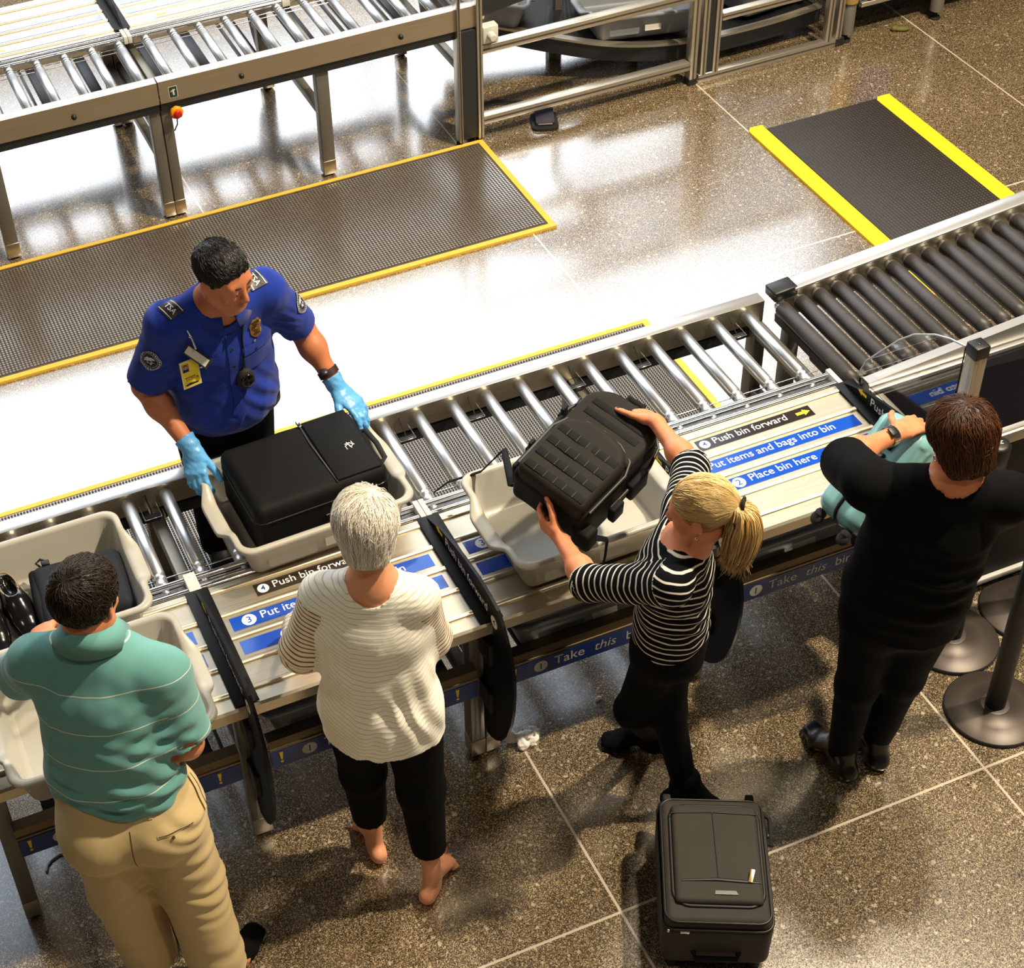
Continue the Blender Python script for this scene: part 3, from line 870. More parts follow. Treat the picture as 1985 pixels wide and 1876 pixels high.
b = MB(); b.rings(strip(0, -.095, .012, -.012), 0, False, True, True, True); b.build('track_side', M['dark_metal'], tr)
b = MB(); b.rings(strip(-.012, -.012, .03, 0), 0, False, True, True, True); b.build('track_edge', M['frame'], tr)
b = MB(); b.rings(strip(.03, -.03, .50, -.02), 0, False, True, True, True); b.build('track_bed', M['black_plastic'], tr)
b = MB(); b.rings(strip(.50, -.07, .52, 0), 0, False, True, True, True); b.build('track_side', M['dark_metal'], tr)
for i in (14, 30, 46):
    b = MB(); p = pts[i] + nrm[i] * .25; b.box((p.x - .02, p.y - .02, 0), (p.x + .02, p.y + .02, p.z - .028)); b.build('track_leg', M['leg'], tr)

xr = thing('xray_machine', 'dark x-ray machine standing on grey legs at the top right corner', 'machine', (5.0, 6.72, 0))
b = MB(); b.box((.05, .02, .17), (1.9, .9, 1.2), 0, .02); b.build('housing', M['dark_metal'], xr)
b = MB(); b.box((.09, -.004, .17), (1.3, .02, .195), 0, .003); b.build('bottom_rail', M['frame'], xr)
b = MB(); b.box((.13, -.006, .2), (.35, .018, .42), 0, .01); b.build('blue_panel', mat('deep blue panel', (10, 40, 140), .4), xr)
for x, y in ((.02, 0), (.56, -.01)):
    b = MB(); b.lathe([(.034, .05), (.034, .22), (.028, .225)], (x, y, 0), 18); lg = b.build('leg', M['leg'], xr)
    b = MB(); b.lathe([(.026, 0), (.026, .012), (.009, .016), (.009, .055)], (x, y, 0), 14); b.build('levelling_foot', M['rubber'], lg)
    b = MB(); b.lathe([(.04, .222), (.04, .5), (.03, .505)], (x, y, 0), 18); b.build('leg_sleeve', mat('tan plastic', (160, 126, 70), .5) if x < .1 else M['leg'], lg)
lf = thing('glove_scrap', 'crumpled yellowish scrap lying on the floor near the x-ray machine', 'scrap', (5.33, 6.68, 0))
b = MB(); b.sphere((0, 0, .012), (.045, .02, .012), 0, 12, RZ(-.5).to_3x3()); b.sphere((-.03, .015, .014), (.02, .016, .014), 0, 10); b.build('scrap', mat('olive scrap', (96, 92, 40), .7, bump=.6, bscale=60), lf)

pd = thing('foot_pedal', 'black foot pedal with cable on the floor under the guard frame', 'foot pedal', (3.29, 6.70, 0), -.35)
b = MB(); pr = rrect(.13, .16, .03); b.prism(pr, 2, 0, .014, 0); b.build('base_plate', M['rubber'], pd)
b = MB(); b.prism([(-.05, .014), (.055, .014), (.055, .055), (.03, .06), (-.045, .028)], 0, -.045, .045); b.build('pedal_body', mat('dark blue plastic', (26, 24, 52), .4), pd)
b = MB(); b.box((-.036, -.055, 0), (.036, .01, .006), 0, .002, T(0, 0, .036) @ RX(.35)); b.build('tread', mat('worn grey tread', (96, 88, 80), .6), pd)
b = MB(); b.tube([(.0, .06, .04), (-.04, .14, .03), (-.12, .19, .02), (-.22, .2, .02), (-.34, .16, .02)], .009, 8); b.build('cable', M['rubber'], pd)
# ------------------------------------------------------------------ grey bins
def smooth01(x): x = min(1, max(0, x)); return x * x * (3 - 2 * x)
def bin_outline(w, d, r):
    pts = []
    def edge(p, q, n):
        for k in range(n): pts.append((p[0] + (q[0] - p[0]) * k / n, p[1] + (q[1] - p[1]) * k / n))
    def arc(cx, cy, a0):
        for k in range(6): a = a0 + PI / 2 * k / 6; pts.append((cx + r * math.cos(a), cy + r * math.sin(a)))
    edge((w / 2, -d / 2 + r), (w / 2, d / 2 - r), 20); arc(w / 2 - r, d / 2 - r, 0)
    edge((w / 2 - r, d / 2), (-w / 2 + r, d / 2), 14); arc(-w / 2 + r, d / 2 - r, PI / 2)
    edge((-w / 2, d / 2 - r), (-w / 2, -d / 2 + r), 20); arc(-w / 2 + r, -d / 2 + r, PI)
    edge((-w / 2 + r, -d / 2), (w / 2 - r, -d / 2), 14); arc(w / 2 - r, -d / 2 + r, 1.5 * PI)
    return pts
BW, BD, BH = .585, .460, .150
def bin_mesh():
    b = MB()
    lev = [(.062, .0, 0, 0), (.052, .004, 0, 0), (.046, .016, 0, 0), (.020, BH - .020, 1, 0), (.014, BH - .017, 1, .2), (.002, BH - .016, 1, 1), (.0, BH - .010, 1, 1), (.0015, BH - .003, 1, 1), (.006, BH, 1, 1), (.016, BH, 1, .4), (.021, BH - .003, 1, .05), (.024, BH - .010, 1, 0), (.050, .020, 0, 0), (.056, .010, 0, 0), (.068, .006, 0, 0)]
    rings = []
    for ins, z, dz, fl in lev:
        ring = []
        for x, y in bin_outline(BW - 2 * ins, BD - 2 * ins, max(.012, .05 - ins * .4)):
            side = smooth01((abs(x) - (BW / 2 - ins - .02)) / .015)
            g = side * smooth01((.135 - abs(y)) / .075)
            ring.append((x + math.copysign(fl * .026 * g, x), y, z - dz * .030 * g))
        rings.append(ring)
    b.rings(rings, 0, True, True, True, False)
    b.add(rings[-1], [tuple(range(len(rings[-1])))], 0)
    return b
_bin0 = None
def make_bin(label, loc, rz=0, rx=0, material='bin', sticker=True, name='security_bin'):
    global _bin0
    r = thing(name, label, 'bin', loc, rz, 'grey security bins')
    if rx: r.rotation_euler = (rx, 0, rz)
    if _bin0 is None: o = bin_mesh().build('tray', M[material], r); _bin0 = o.data; o.data.name = 'tray'
    else:
        me = _bin0
        if material != 'bin': me = me.copy(); me.materials[0] = M[material]
        o = bpy.data.objects.new('tray', me); COL.objects.link(o); o.parent = r
    if sticker:
        b = MB(); th = math.atan2(.026, BH - .036)
        V = T(.03, -BD / 2 + .0315, .070) @ RX(PI / 2 - th + .0) 
        b.box((-.043, -.022, 0), (.043, .022, .0012), 0, 0, V); b.build('sticker', M['tape'], r)
    for s in (-1,):
        b = MB(); V = T(-.12, -BD / 2 + .033, .062) @ RX(PI / 2 - math.atan2(.026, BH - .036))
        b.add([V @ Vector((x, y, .0)) for x, y in rrect(.16, .05, .012)], [tuple(range(28))], 0); b.build('recess', M[material], r)
    return r
ZR = .6985
make_bin('grey bin holding the black suitcase, gripped by the officer in blue gloves', (1.075, 3.872, ZR), .03)
make_bin('grey bin holding shoes and a laptop bag on the rollers at left', (.212, 3.784, ZR), .0)
make_bin('empty grey bin on the deck in front of the man in green polo', (.252, 3.288, .708), .0)
make_bin('grey bin at the left edge of the photo beside the green polo man', (-.362, 3.30, .708), .0)
make_bin('empty grey bin under the black backpack held by the blonde woman', (1.805, 3.452, .708), .012)
for x, l in ((.985, 'grey blue bin on the lower shelf behind the woman in white'), (1.80, 'grey blue bin on the lower shelf under the blonde woman\'s bin'), (2.52, 'grey blue bin on the lower shelf beside the teal suitcase')):
    make_bin(l, (x, 3.470, .425), 0, 0, 'bin_dark')

# far bins on the return track
def far_bin(label, loc, rz, rx, ry):
    r = make_bin(label, loc, rz, 0, 'bin_dark'); r.rotation_euler = (rx, ry, rz); return r
far_bin('grey ribbed bin on the curved return track behind the guard frame', (3.98, 7.11, .185), -.12, 0, .06)
far_bin('grey bin with white sticker at the left end of the curved return track', (3.22, 7.40, .315), -.5, 0, .12)
far_bin('dark grey bin on the return track behind the second guard frame', (4.74, 7.10, .165), .1, 0, 0)

# ------------------------------------------------------------------ soft bags
def rbox(P, hx, r):
    q = np.abs(P) - (np.array(hx) - r)
    return np.linalg.norm(np.maximum(q, 0), axis=-1) + np.minimum(q.max(-1), 0) - r
def soft_box(hx, r, h=.006, folds=0., seed=1, extra=None):
    s = SDF(-np.array(hx) - .04, np.array(hx) + .04, h)
    s.put(-np.array(hx) - .03, np.array(hx) + .03, lambda P: rbox(P, hx, r), .0)
    if extra: extra(s)
    if folds: s.disp(lambda P: folds * wob(P, 30, seed), .03)
    return s.mesh(1)
def loop_tube(b, hx, hy, z, r, rc, mat=0, n=6, arcn=6):
    pts = [(x, y, z) for x, y in rrect(hx * 2, hy * 2, rc, arcn)]
    b.tube(pts + [pts[0]], r, n, mat, False)
softblk = cloth_black = None
def blackbag(name, col, rough=.7): return fabric(name, col, rough=rough, weave=1600, var=.18, sheen=.0, bump=.2, spec=.2).m
nylon = blackbag('black nylon', (12, 12, 13)); nylon2 = blackbag('charcoal nylon', (34, 31, 27)); casecloth = blackbag('charcoal case cloth', (52, 48, 43)); slate = blackbag('slate grey nylon', (30, 32, 39))
zipm = mat('zip tape', (10, 10, 11), .5)

# suitcase in the officer's bin
r = thing('suitcase', 'black soft suitcase lying in the grey bin between the officer\'s gloves', 'suitcase', (1.085, 3.885, .722), .045)
vs, Q = soft_box((.222, .165, .102), .03, .006, .0012, 2); vs = vs + (0, 0, .104); np_obj('shell', vs, Q, nylon, r)
b = MB(); loop_tube(b, .212, .155, .186, .0045, .035); loop_tube(b, .222, .165, .150, .003, .035); b.build('piping', mat('shiny black piping', (26, 26, 28), .25), r)
b = MB(); b.box((.055, -.148, .2035), (.205, .150, .2125), 0, .012); b.build('front_pocket', nylon, r)
b = MB(); b.tube([(.050, .15, .206), (.046, .05, .208), (.050, -.06, .208), (.055, -.150, .206)], .004, 6, 0, True, .5); b.box((.043, .135, .207), (.055, .165, .213), 1, .002); b.build('zipper', [mat('zip teeth', (88, 86, 84), .35, .8), M['alu_bright']], r)
b = MB(); V = T(.150, -.02, .2135) @ RZ(1.1)
for pts in ([(-.02, .004), (-.006, .012), (.004, .004), (-.010, -.006), (.004, -.012), (.018, -.004)], [(.002, .014), (.010, .002), (.004, -.016)], [(-.012, -.010), (.012, .010)]):
    b.tube([V @ Vector((x, y, 0)) for x, y in pts], .0017, 6)
b.build('script_logo', M['white'], r)
b = MB()
for k in range(5): b.tube([(.205 + .006 * math.cos(t), .13 - .018 * k + .009 * math.sin(t), .196 - .002 * k) for t in np.linspace(0, 2 * PI, 9)], .0022, 6)
b.build('key_chain', M['alu_bright'], r)
b = MB(); b.tube([(.226, .09, .15), (.246, .08, .16), (.25, .0, .165), (.246, -.07, .16), (.226, -.08, .15)], .009, 8, 0, True, .6); b.build('carry_handle', M['rubber'], r)
b = MB(); b.tube([(.0, -.168, .105), (.06, -.171, .112), (.10, -.168, .125)], .003, 6); b.build('side_handle_trim', M['alu_bright'], r)

# laptop bag and shoes in the left bin
r = thing('laptop_bag', 'slate grey laptop bag lying in the left grey bin next to shoes', 'bag', (.33, 3.775, .722), -.06)
vs, Q = soft_box((.135, .130, .042), .028, .005, .0016, 5); vs = vs + (0, 0, .044); np_obj('body', vs, Q, slate, r)
b = MB(); b.tube([(-.128, .12, .055), (-.134, .0, .06), (-.128, -.13, .052)], .018, 10); b.build('rolled_edge', nylon, r)
b = MB(); b.tube([(-.085, .125, .082), (-.08, .0, .0875), (-.078, -.12, .082)], .002, 6); b.box((-.10, .118, .07), (-.075, .138, .088), 0, .003); b.build('seam', zipm, r)
b = MB(); b.tube([(-.10, .132, .06), (-.115, .15, .07), (-.10, .152, .08), (-.085, .138, .08)], .004, 6); b.build('strap_ring', M['rubber'], r)
leather = mat('polished black leather', (14, 13, 14), .16, spec=.6)
def shoe(label, loc, rz):
    r = thing('dress_shoe', label, 'shoe', loc, rz, 'dress shoes in the left bin')
    s = SDF((-.07, -.18, -.01), (.07, .17, .13), .0045); X = (1, 0, 0)
    s.seg((0, .115, .035), (0, .02, .035), (.033, .032), (.036, .034), X, .02); s.seg((0, .02, .032), (0, -.115, .022), (.042, .030), (.034, .020), X, .03)
    s.seg((0, .10, .06), (0, .03, .06), (.031, .025), (.032, .026), X, .02); s.seg((0, .0, .055), (0, -.05, .035), (.03, .02), (.034, .02), X, .03)
    s.ell((0, .070, .105), (.024, .058, .055), None, .006, 'sub')
    s.put((-.1, -.2, -.05), (.1, .2, .2), lambda P: P[..., 2] - .006, 0, 'sub')
    vs, Q = s.mesh(1); np_obj('upper', vs, Q, leather, r)
    b = MB(); pr = [(.040 * math.sin(t) * (1 if math.cos(t) < 0 else .85), .138 * math.cos(t) - .004) for t in np.linspace(0, 2 * PI, 28, endpoint=False)]; b.prism(pr, 2, 0, .009); b.build('sole', M['rubber'], r)
    b = MB(); b.tube([(.027 * math.sin(t), .070 + .056 * math.cos(t), .078 + .004 * math.cos(t)) for t in np.linspace(0, 2 * PI, 24)], .0028, 6, 0, False); b.build('collar_trim', mat('tan lining edge', (150, 120, 84), .5), r)
    b = MB(); b.box((-.02, .02, .0445), (.02, .115, .0475), 0, .004); b.build('insole', mat('brown insole', (120, 78, 34), .6), r)
shoe('black leather dress shoe next to the slate laptop bag in the left bin', (.135, 3.80, .7225), .16)
shoe('black leather dress shoe at the left photo edge in the left bin', (.045, 3.77, .7225), .05)

# backpack in the blonde woman's hands
BU = unit((.83, .36, .22)); BWd = V3((.10, -.95, -.28)); BWd = unit(BWd - BU * (BWd @ BU)); BN = np.cross(BWd, BU)
BN = BN if BN[2] > 0 else -BN
BC = V3((1.815, 3.365, 1.055))
r = thing('backpack', 'black tactical backpack held above the empty grey bin by the blonde woman', 'backpack', tuple(BC))
Rb = np.stack([BWd, BU, BN], 1)
def put_bag(name, vs, Q, m, parent=None, flip=np.linalg.det(np.stack([BWd, BU, BN], 1)) < 0):
    return np_obj(name, vs @ Rb.T, Q[:, ::-1] if flip else Q, m, parent or r)
def arch(P, hx, top, rad, rn):
    d = rbox(P, hx, rn)
    e = np.sqrt((P[..., 0] / hx[0]) ** 2 + (np.maximum(P[..., 1] - (hx[1] - top), 0) / top) ** 2)
    return smax(d, (e - 1) * min(hx[0], top), .02)
VB = Matrix(((Rb[0, 0], Rb[0, 1], Rb[0, 2], 0), (Rb[1, 0], Rb[1, 1], Rb[1, 2], 0), (Rb[2, 0], Rb[2, 1], Rb[2, 2], 0), (0, 0, 0, 1)))
s = SDF((-.2, -.27, -.12), (.2, .27, .16), .005); s.put((-.2, -.27, -.12), (.2, .27, .16), lambda P: arch(P, (.142, .212, .078), .13, 0, .032), 0); s.disp(lambda P: .003 * wob(P, 26, 3), .03); vs, Q = s.mesh(1); put_bag('main_body', vs, Q, nylon)
s = SDF((-.2, -.27, -.02), (.2, .2, .16), .005); s.put((-.2, -.27, -.02), (.2, .2, .16), lambda P: arch(P - (.0, -.075, .085), (.128, .132, .040), .10, 0, .026), 0); s.disp(lambda P: .0025 * wob(P, 30, 7), .03); vs, Q = s.mesh(1); fp = put_bag('front_pocket', vs, Q, nylon2)
s = SDF((-.2, -.05, -.02), (.2, .27, .14), .005); s.put((-.2, -.05, -.02), (.2, .27, .14), lambda P: arch(P - (.0, .10, .070), (.132, .098, .022), .085, 0, .018), 0); s.disp(lambda P: .002 * wob(P, 32, 9), .03); vs, Q = s.mesh(1); put_bag('top_pocket', vs, Q, nylon2)
def bag_box(lo, hi, bev=.002, m=0, b=None):
    b = b or MB(); return b.box(lo, hi, m, bev, VB)
for k, (y, z) in enumerate(((-.175, .126), (-.125, .1275), (-.075, .1275), (-.025, .126))):
    b = MB(); bag_box((-.105, y - .012, z - .004), (.105, y + .012, z), .001, 0, b)
    for x in (-.07, -.035, 0, .035, .07): bag_box((x - .001, y - .012, z - .001), (x + .001, y + .012, z + .0012), 0, 1, b)
    b.build('webbing_strap', [nylon, zipm], r)
for y in (.085, .125):
    b = MB(); bag_box((-.095, y - .011, .089), (.095, y + .011, .0935), .001, 0, b); b.build('webbing_strap', nylon, r)
b = MB(); pts = [(-.13, -.16), (-.133, .0), (-.115, .045), (-.06, .072), (0, .078), (.06, .072), (.115, .045), (.133, 0), (.13, -.16)]
b.tube([VB @ Vector((x, y - .018, .088)) for x, y in pts], .0045, 8); b.build('pocket_zipper', mat('dull zip', (58, 54, 48), .45), r)
b = MB(); pts = [(-.150, -.10), (-.152, .08), (-.135, .14), (-.08, .195), (0, .213), (.08, .195), (.135, .14), (.152, .08), (.150, -.10)]
b.tube([VB @ Vector((x, y, .035)) for x, y in pts], .005, 8); b.build('main_zipper', mat('dull zip tape', (40, 38, 35), .45), r)
for x, y in ((-.14, .12), (.10, .15)):
    b = MB(); b.tube([VB @ Vector((x, y, .06)), VB @ Vector((x + .01, y - .035, .075))], .003, 6); b.build('zip_pull', M['dark_metal'], r)
# side compression strap, grab handle, shoulder straps
for y in (-.09, .06):
    b = MB(); bag_box((-.158, y - .012, -.05), (-.148, y + .012, .07), .002, 0, b); bag_box((-.166, y - .016, .0), (-.15, y + .016, .035), .003, 0, b); b.build('side_strap', slate, r)
b = MB(); bag_box((-.156, -.18, -.06), (-.144, .05, .045), .006, 0, b); b.build('side_pocket', slate, r)
def ribbon(pts, w, t, name, m, par=None):
    b = MB(); b.tube(pts, [w] * len(pts), 8, 0, True, t / w); return b.build(name, m, par or r)
O_ = lambda *p: Vector(V3(p) - BC)
b = MB(); b.tube([VB @ Vector((-.045, .198, .01)), VB @ Vector((-.042, .232, .02)), VB @ Vector((.008, .234, .02)), VB @ Vector((.012, .200, .01))], .011, 10, 0, True, .6); b.build('grab_handle', nylon, r)
b = MB(); b.tube([VB @ Vector(p) for p in ((-.06, .19, -.07), (-.09, .22, -.10), (-.14, .17, -.12), (-.165, .05, -.125), (-.17, -.08, -.12), (-.16, -.17, -.10))], [.028, .03, .03, .028, .022, .016], 10, 0, True, .35); b.build('shoulder_strap', nylon, r)
b = MB(); b.tube([VB @ Vector((-.16, -.17, -.10)), O_(1.64, 3.60, .98), O_(1.58, 3.64, .88), O_(1.50, 3.72, .80), O_(1.46, 3.74, .755)], [.014, .011, .009, .009, .008], 8, 0, True, .3); b.build('hanging_strap', nylon, r)
b = MB(); b.tube([VB @ Vector((.145, -.19, -.02)), O_(1.768, 3.165, .93), O_(1.755, 3.15, .88), O_(1.735, 3.135, .82)], [.016, .013, .013, .010], 8, 0, True, .3); b.build('hanging_strap', nylon, r)
b = MB(); bag_box((.10, -.225, -.06), (.165, -.17, .03), .012, 0, b); b.build('strap_anchor', nylon, r)
b = MB(); bag_box((.14, -.02, -.03), (.165, .06, .05), .008, 0, b); bag_box((.145, -.11, -.03), (.17, -.06, .04), .006, 0, b); b.build('side_strap', nylon, r)

# teal hard shell suitcase tipped on the deck edge
TU = unit((.70, .14, .70)); TW = V3((.70, .0, -.72)); TW = unit(TW - TU * (TW @ TU)); TN = np.cross(TU, TW); TN = TN if TN[1] < 0 else -TN
TC = V3((2.695, 3.075, .855))
teal_t = NT('teal polycarbonate'); teal_t.set(Base_Color=srgb(126, 178, 180), Roughness=.32, Specular_IOR_Level=.5); teal = teal_t.m
r = thing('suitcase', 'teal hard shell suitcase with black trim tipped up by the woman in black', 'suitcase', tuple(TC))
Rt = np.stack([TW, TU, TN], 1); flipT = np.linalg.det(Rt) < 0
VT = Matrix(((Rt[0, 0], Rt[0, 1], Rt[0, 2], 0), (Rt[1, 0], Rt[1, 1], Rt[1, 2], 0), (Rt[2, 0], Rt[2, 1], Rt[2, 2], 0), (0, 0, 0, 1)))
for nm, z0, z1 in (('front_shell', .004, .105), ('back_shell', -.105, -.004)):
    s = SDF((-.2, -.29, -.14), (.2, .29, .14), .005)
    s.put((-.2, -.29, -.14), (.2, .29, .14), lambda P: rbox(P, (.155, .185, .10), .05), 0)
    s.disp(lambda P: .0032 * np.cos(np.clip(P[..., 0], -.115, .115) * 2 * PI / .038) * (np.abs(P[..., 2]) > .085) * (np.abs(P[..., 1]) < .14), .03)
    pl = (z0 if z0 > 0 else z1)
    zz = s.lo[2] + s.h * np.arange(s.n[2]); cutp = (pl - zz) if z0 > 0 else (zz - pl); s.F = np.maximum(s.F, cutp[None, None, :].astype(np.float32))
    vs, Q = s.mesh(1); np_obj(nm, vs @ Rt.T, Q[:, ::-1] if flipT else Q, teal, r)
b = MB(); pr = rrect(.308, .368, .05, 8); b.tube([VT @ Vector((x, y, 0)) for x, y in pr + [pr[0]]], .0065, 8, 0, False); b.build('zip_trim', M['black_plastic'], r)
for x, z in ((-.12, .06), (.12, .06), (-.12, -.06), (.12, -.06)):
    b = MB(); b.lathe([(.012, 0), (.018, .01), (.018, .02)], (0, 0, 0), 12, 0, VT @ T(x, -.18, z) @ RX(PI / 2)); b.lathe([(.0, -.010), (.018, -.009), (.021, -.006), (.021, .006), (.018, .009), (0, .010)], (0, 0, 0), 14, 0, VT @ T(x, -.212, z) @ RY(PI / 2)); b.build('wheel', M['rubber'], r)
b = MB(); b.tube([VT @ Vector(p) for p in ((-.05, .178, .0), (-.045, .205, .0), (.045, .205, .0), (.05, .178, .0))], .011, 10, 0, True, .6); b.build('carry_handle', M['black_plastic'], r)
b = MB(); b.tube([VT @ Vector(p) for p in ((-.150, .06, .02), (-.173, .05, .02), (-.173, -.05, .02), (-.150, -.06, .02))], .010, 10, 0, True, .6); b.build('side_handle', M['black_plastic'], r)
b = MB(); b.box((-.163, .08, -.02), (-.145, .13, .03), 0, .004, VT); b.build('lock', M['black_plastic'], r)

# suitcase on the floor
r = thing('suitcase', 'dark grey soft suitcase lying flat on the floor at bottom right', 'suitcase', (1.778, 2.468, 0), math.radians(-26.5))
case_root = r; r.scale = (1.06, 1.06, 1.06)
vs, Q = soft_box((.148, .208, .088), .03, .0055, .0012, 8); vs = vs + (0, 0, .125); np_obj('shell', vs, Q, casecloth, r)
vs, Q = soft_box((.143, .203, .025), .022, .0055, .001, 9); vs = vs + (0, 0, .213); np_obj('lid', vs, Q, casecloth, r)
b = MB(); loop_tube(b, .140, .200, .232, .0032, .035); loop_tube(b, .147, .207, .206, .004, .035); b.build('piping', mat('black piping', (20, 19, 18), .4), r)
vs, Q = soft_box((.118, .160, .016), .014, .005, .0, 9); vs = vs + (.004, .010, .240); np_obj('front_pocket', vs, Q, casecloth, r)
b = MB(); loop_tube(b, .121, .163, .238, .0055, .045, 0, 8); b.xform(T(.004, .010, 0)); b.build('pocket_zipper', zipm, r)
b = MB(); b.tube([(-.115, .135, .2565), (.0, .140, .257), (.122, .135, .2565)], .002, 6); b.tube([(.0, .138, .257), (.004, -.085, .2575)], .0014, 6); b.build('seam', zipm, r)
b = MB(); b.tube([(-.095, -.085, .2565), (.0, -.080, .258), (.085, -.085, .2575), (.118, -.087, .2565)], [.003, .005, .005, .002], 8, 0, True, .4); zz = b.build('slip_zipper', zipm, r)
b = MB(); b.box((-.006, 0, 0), (.006, .038, .003), 0, .001, T(.088, -.088, .258) @ RZ(-.25) @ RX(.25)); b.build('zip_pull', mat('pale brass', (226, 196, 148), .3, .9), zz)
b = MB(); b.prism([(-.028, -.006), (.034, -.006), (.028, .006), (-.026, .006)], 2, .256, .259); b.xform(T(.02, -.122, 0)); b.build('name_plate', M['alu_bright'], r)
for x, y in ((-.115, .205), (.12, .21)):
    b = MB(); b.sphere((x, y + .020, .12), (.028, .045, .055), 0, 14); b.lathe([(0, -.012), (.022, -.011), (.025, -.008), (.025, .008), (.022, .011), (0, .012)], (x, y + .048, .145), 16, 0, RY(PI / 2)); b.build('wheel', M['rubber'], r)
b = MB(); b.tube([(-.06, -.206, .105), (-.055, -.226, .10), (.055, -.226, .10), (.06, -.206, .105)], .009, 10, 0, True, .6); b.build('carry_handle', nylon, r)
b = MB(); b.tube([(.151, .10, .17), (.166, .09, .175), (.166, .17, .19), (.148, .19, .19)], .006, 8); b.sphere((.158, .12, .18), .009, 1, 8); b.build('side_handle', [M['rubber'], M['dark_metal']], r)
b = MB(); b.box((-.10, -.2115, .192), (-.075, -.205, .204), 0, .002); b.build('zip_pull', M['alu_bright'], r)
b = MB(); b.box((-.135, -.211, .196), (-.128, -.205, .206), 0, .002); b.build('zip_pull', M['alu_bright'], r)
b = MB(); 
for x, y in ((-.11, -.17), (.11, -.17)): b.lathe([(.02, 0), (.016, .04)], (x, y, 0), 12)
b.build('rest_feet', M['rubber'], r)

# ------------------------------------------------------------------ queue posts
base_m = mat('bronze grey base', (72, 64, 58), .42, .5)
def queue_post(label, x, y, zt=.90, k=False):
    r = thing('queue_post', label, 'queue post', (x, y, 0), 0, 'black queue posts')
    b = MB(); b.lathe([(.158, 0), (.160, .004), (.160, .011), (.156, .014), (.10, .022), (.052, .031), (.048, .035), (.045, .036), (0, .036)], (0, 0, 0), 56, 0); b.m = [1 if max(b.v[i][2] for i in f) < .0145 else 0 for f in b.f]; ba = b.build('base', [base_m, M['rubber']], r)
    if k:
        b = MB(); b.text('K', T(-.070, -.105, .0215) @ RZ(-.25) @ RX(.08), .034, 0); b.build('letter', M['label_grey'], ba)
    b = MB(); b.lathe([(.032, .034), (.032, zt - .10)], (0, 0, 0), 28); b.build('post', M['black_plastic'], r)
    b = MB(); b.lathe([(.034, zt - .10), (.040, zt - .095), (.040, zt - .012), (.036, zt - .004), (.026, zt), (0, zt)], (0, 0, 0), 28); b.box((-.048, -.012, zt - .085), (.048, .012, zt - .02), 0, .003); hd = b.build('belt_head', M['black_plastic'], r)
    b = MB(); V = T(0, 0, zt + .0006) @ RZ(-.45)
    b.add([V @ Vector(p) for p in ((-.016, -.004, 0), (-.010, -.004, 0), (-.010, .010, 0), (-.016, .010, 0))], [(0, 1, 2, 3)], 1)
    b.add([V @ Vector(p) for p in ((-.016, -.004, 0), (.0, -.004, 0), (.0, -.008, 0), (-.016, -.008, 0))], [(3, 2, 1, 0)], 1)
    for q, (a, c) in enumerate(((-.006, .014), (-.006, .010), (-.006, .014))):
        y0 = .008 - q * .006; b.add([V @ Vector(p) for p in ((a + .002, y0 - .0012, 0), (c, y0 - .0012, 0), (c, y0 + .0012, 0), (a + .002, y0 + .0012, 0))], [(0, 1, 2, 3)], 0)
    b.build('top_label', [M['white'], mat('orange print', (250, 150, 20), .5)], hd)
queue_post('black queue post in front of the others with full round base in view', 3.0, 2.745)
queue_post('black queue post right behind the woman in black, its cap in view', 3.056, 3.058)
queue_post('black queue post whose base carries a white letter at the right edge', 3.372, 3.065, .9, True)

# ------------------------------------------------------------------ litter on the floor
def crumple(name, label, loc, r_, cat, seed, flatz=.5, m='tissue'):
    s = SDF(np.array((-1, -1, -.2)) * r_ * 1.8, np.array((1, 1, 1.2)) * r_ * 1.8, r_ / 14); rs = np.random.RandomState(seed)
    for k in range(7):
        a = rs.uniform(0, 2 * PI); q = rs.uniform(.1, .8) * r_; s.ell((q * math.cos(a), q * math.sin(a) * .8, r_ * .25), np.array((.42, .42, .42 * flatz * 2)) * r_ * rs.uniform(.7, 1.1), None, r_ * .15)
    s.disp(lambda P: r_ * .26 * (np.abs(wob(P, 4.5 / r_, seed)) - .4) + r_ * .12 * (np.abs(wob(P, 10 / r_, seed + 1)) - .4), r_ * .6)
    s.put(np.array((-9, -9, -9)) * r_, np.array((9, 9, 9)) * r_, lambda P: P[..., 2] - .001, 0, 'sub')
    vs, Q = s.mesh(0); o = np_obj(name, vs, Q, mat('soft tissue paper', (250, 244, 234), .9, spec=.1)); o.location = loc; return tag(o, label, cat)
crumple('crumpled_tissue', 'crumpled white tissue on the floor beside the black paddle', (1.545, 3.275, 0), .055, 'tissue', 4)
crumple('paper_scrap', 'tiny white paper scrap on the floor left of the blonde woman', (1.853, 3.326, 0), .013, 'scrap', 9, .9)
cu = MB(); cu.tube([(-.018, 3.42, .005), (-.010, 3.44, .005), (.006, 3.455, .005), (.034, 3.466, .005), (.075, 3.464, .005), (.14, 3.45, .005), (.22, 3.47, .005)], .0045, 8)
o = cu.build('cable', mat('pale grey cable', (150, 150, 150), .5)); tag(o, 'pale grey cable end lying on the floor under the table at left', 'cable')
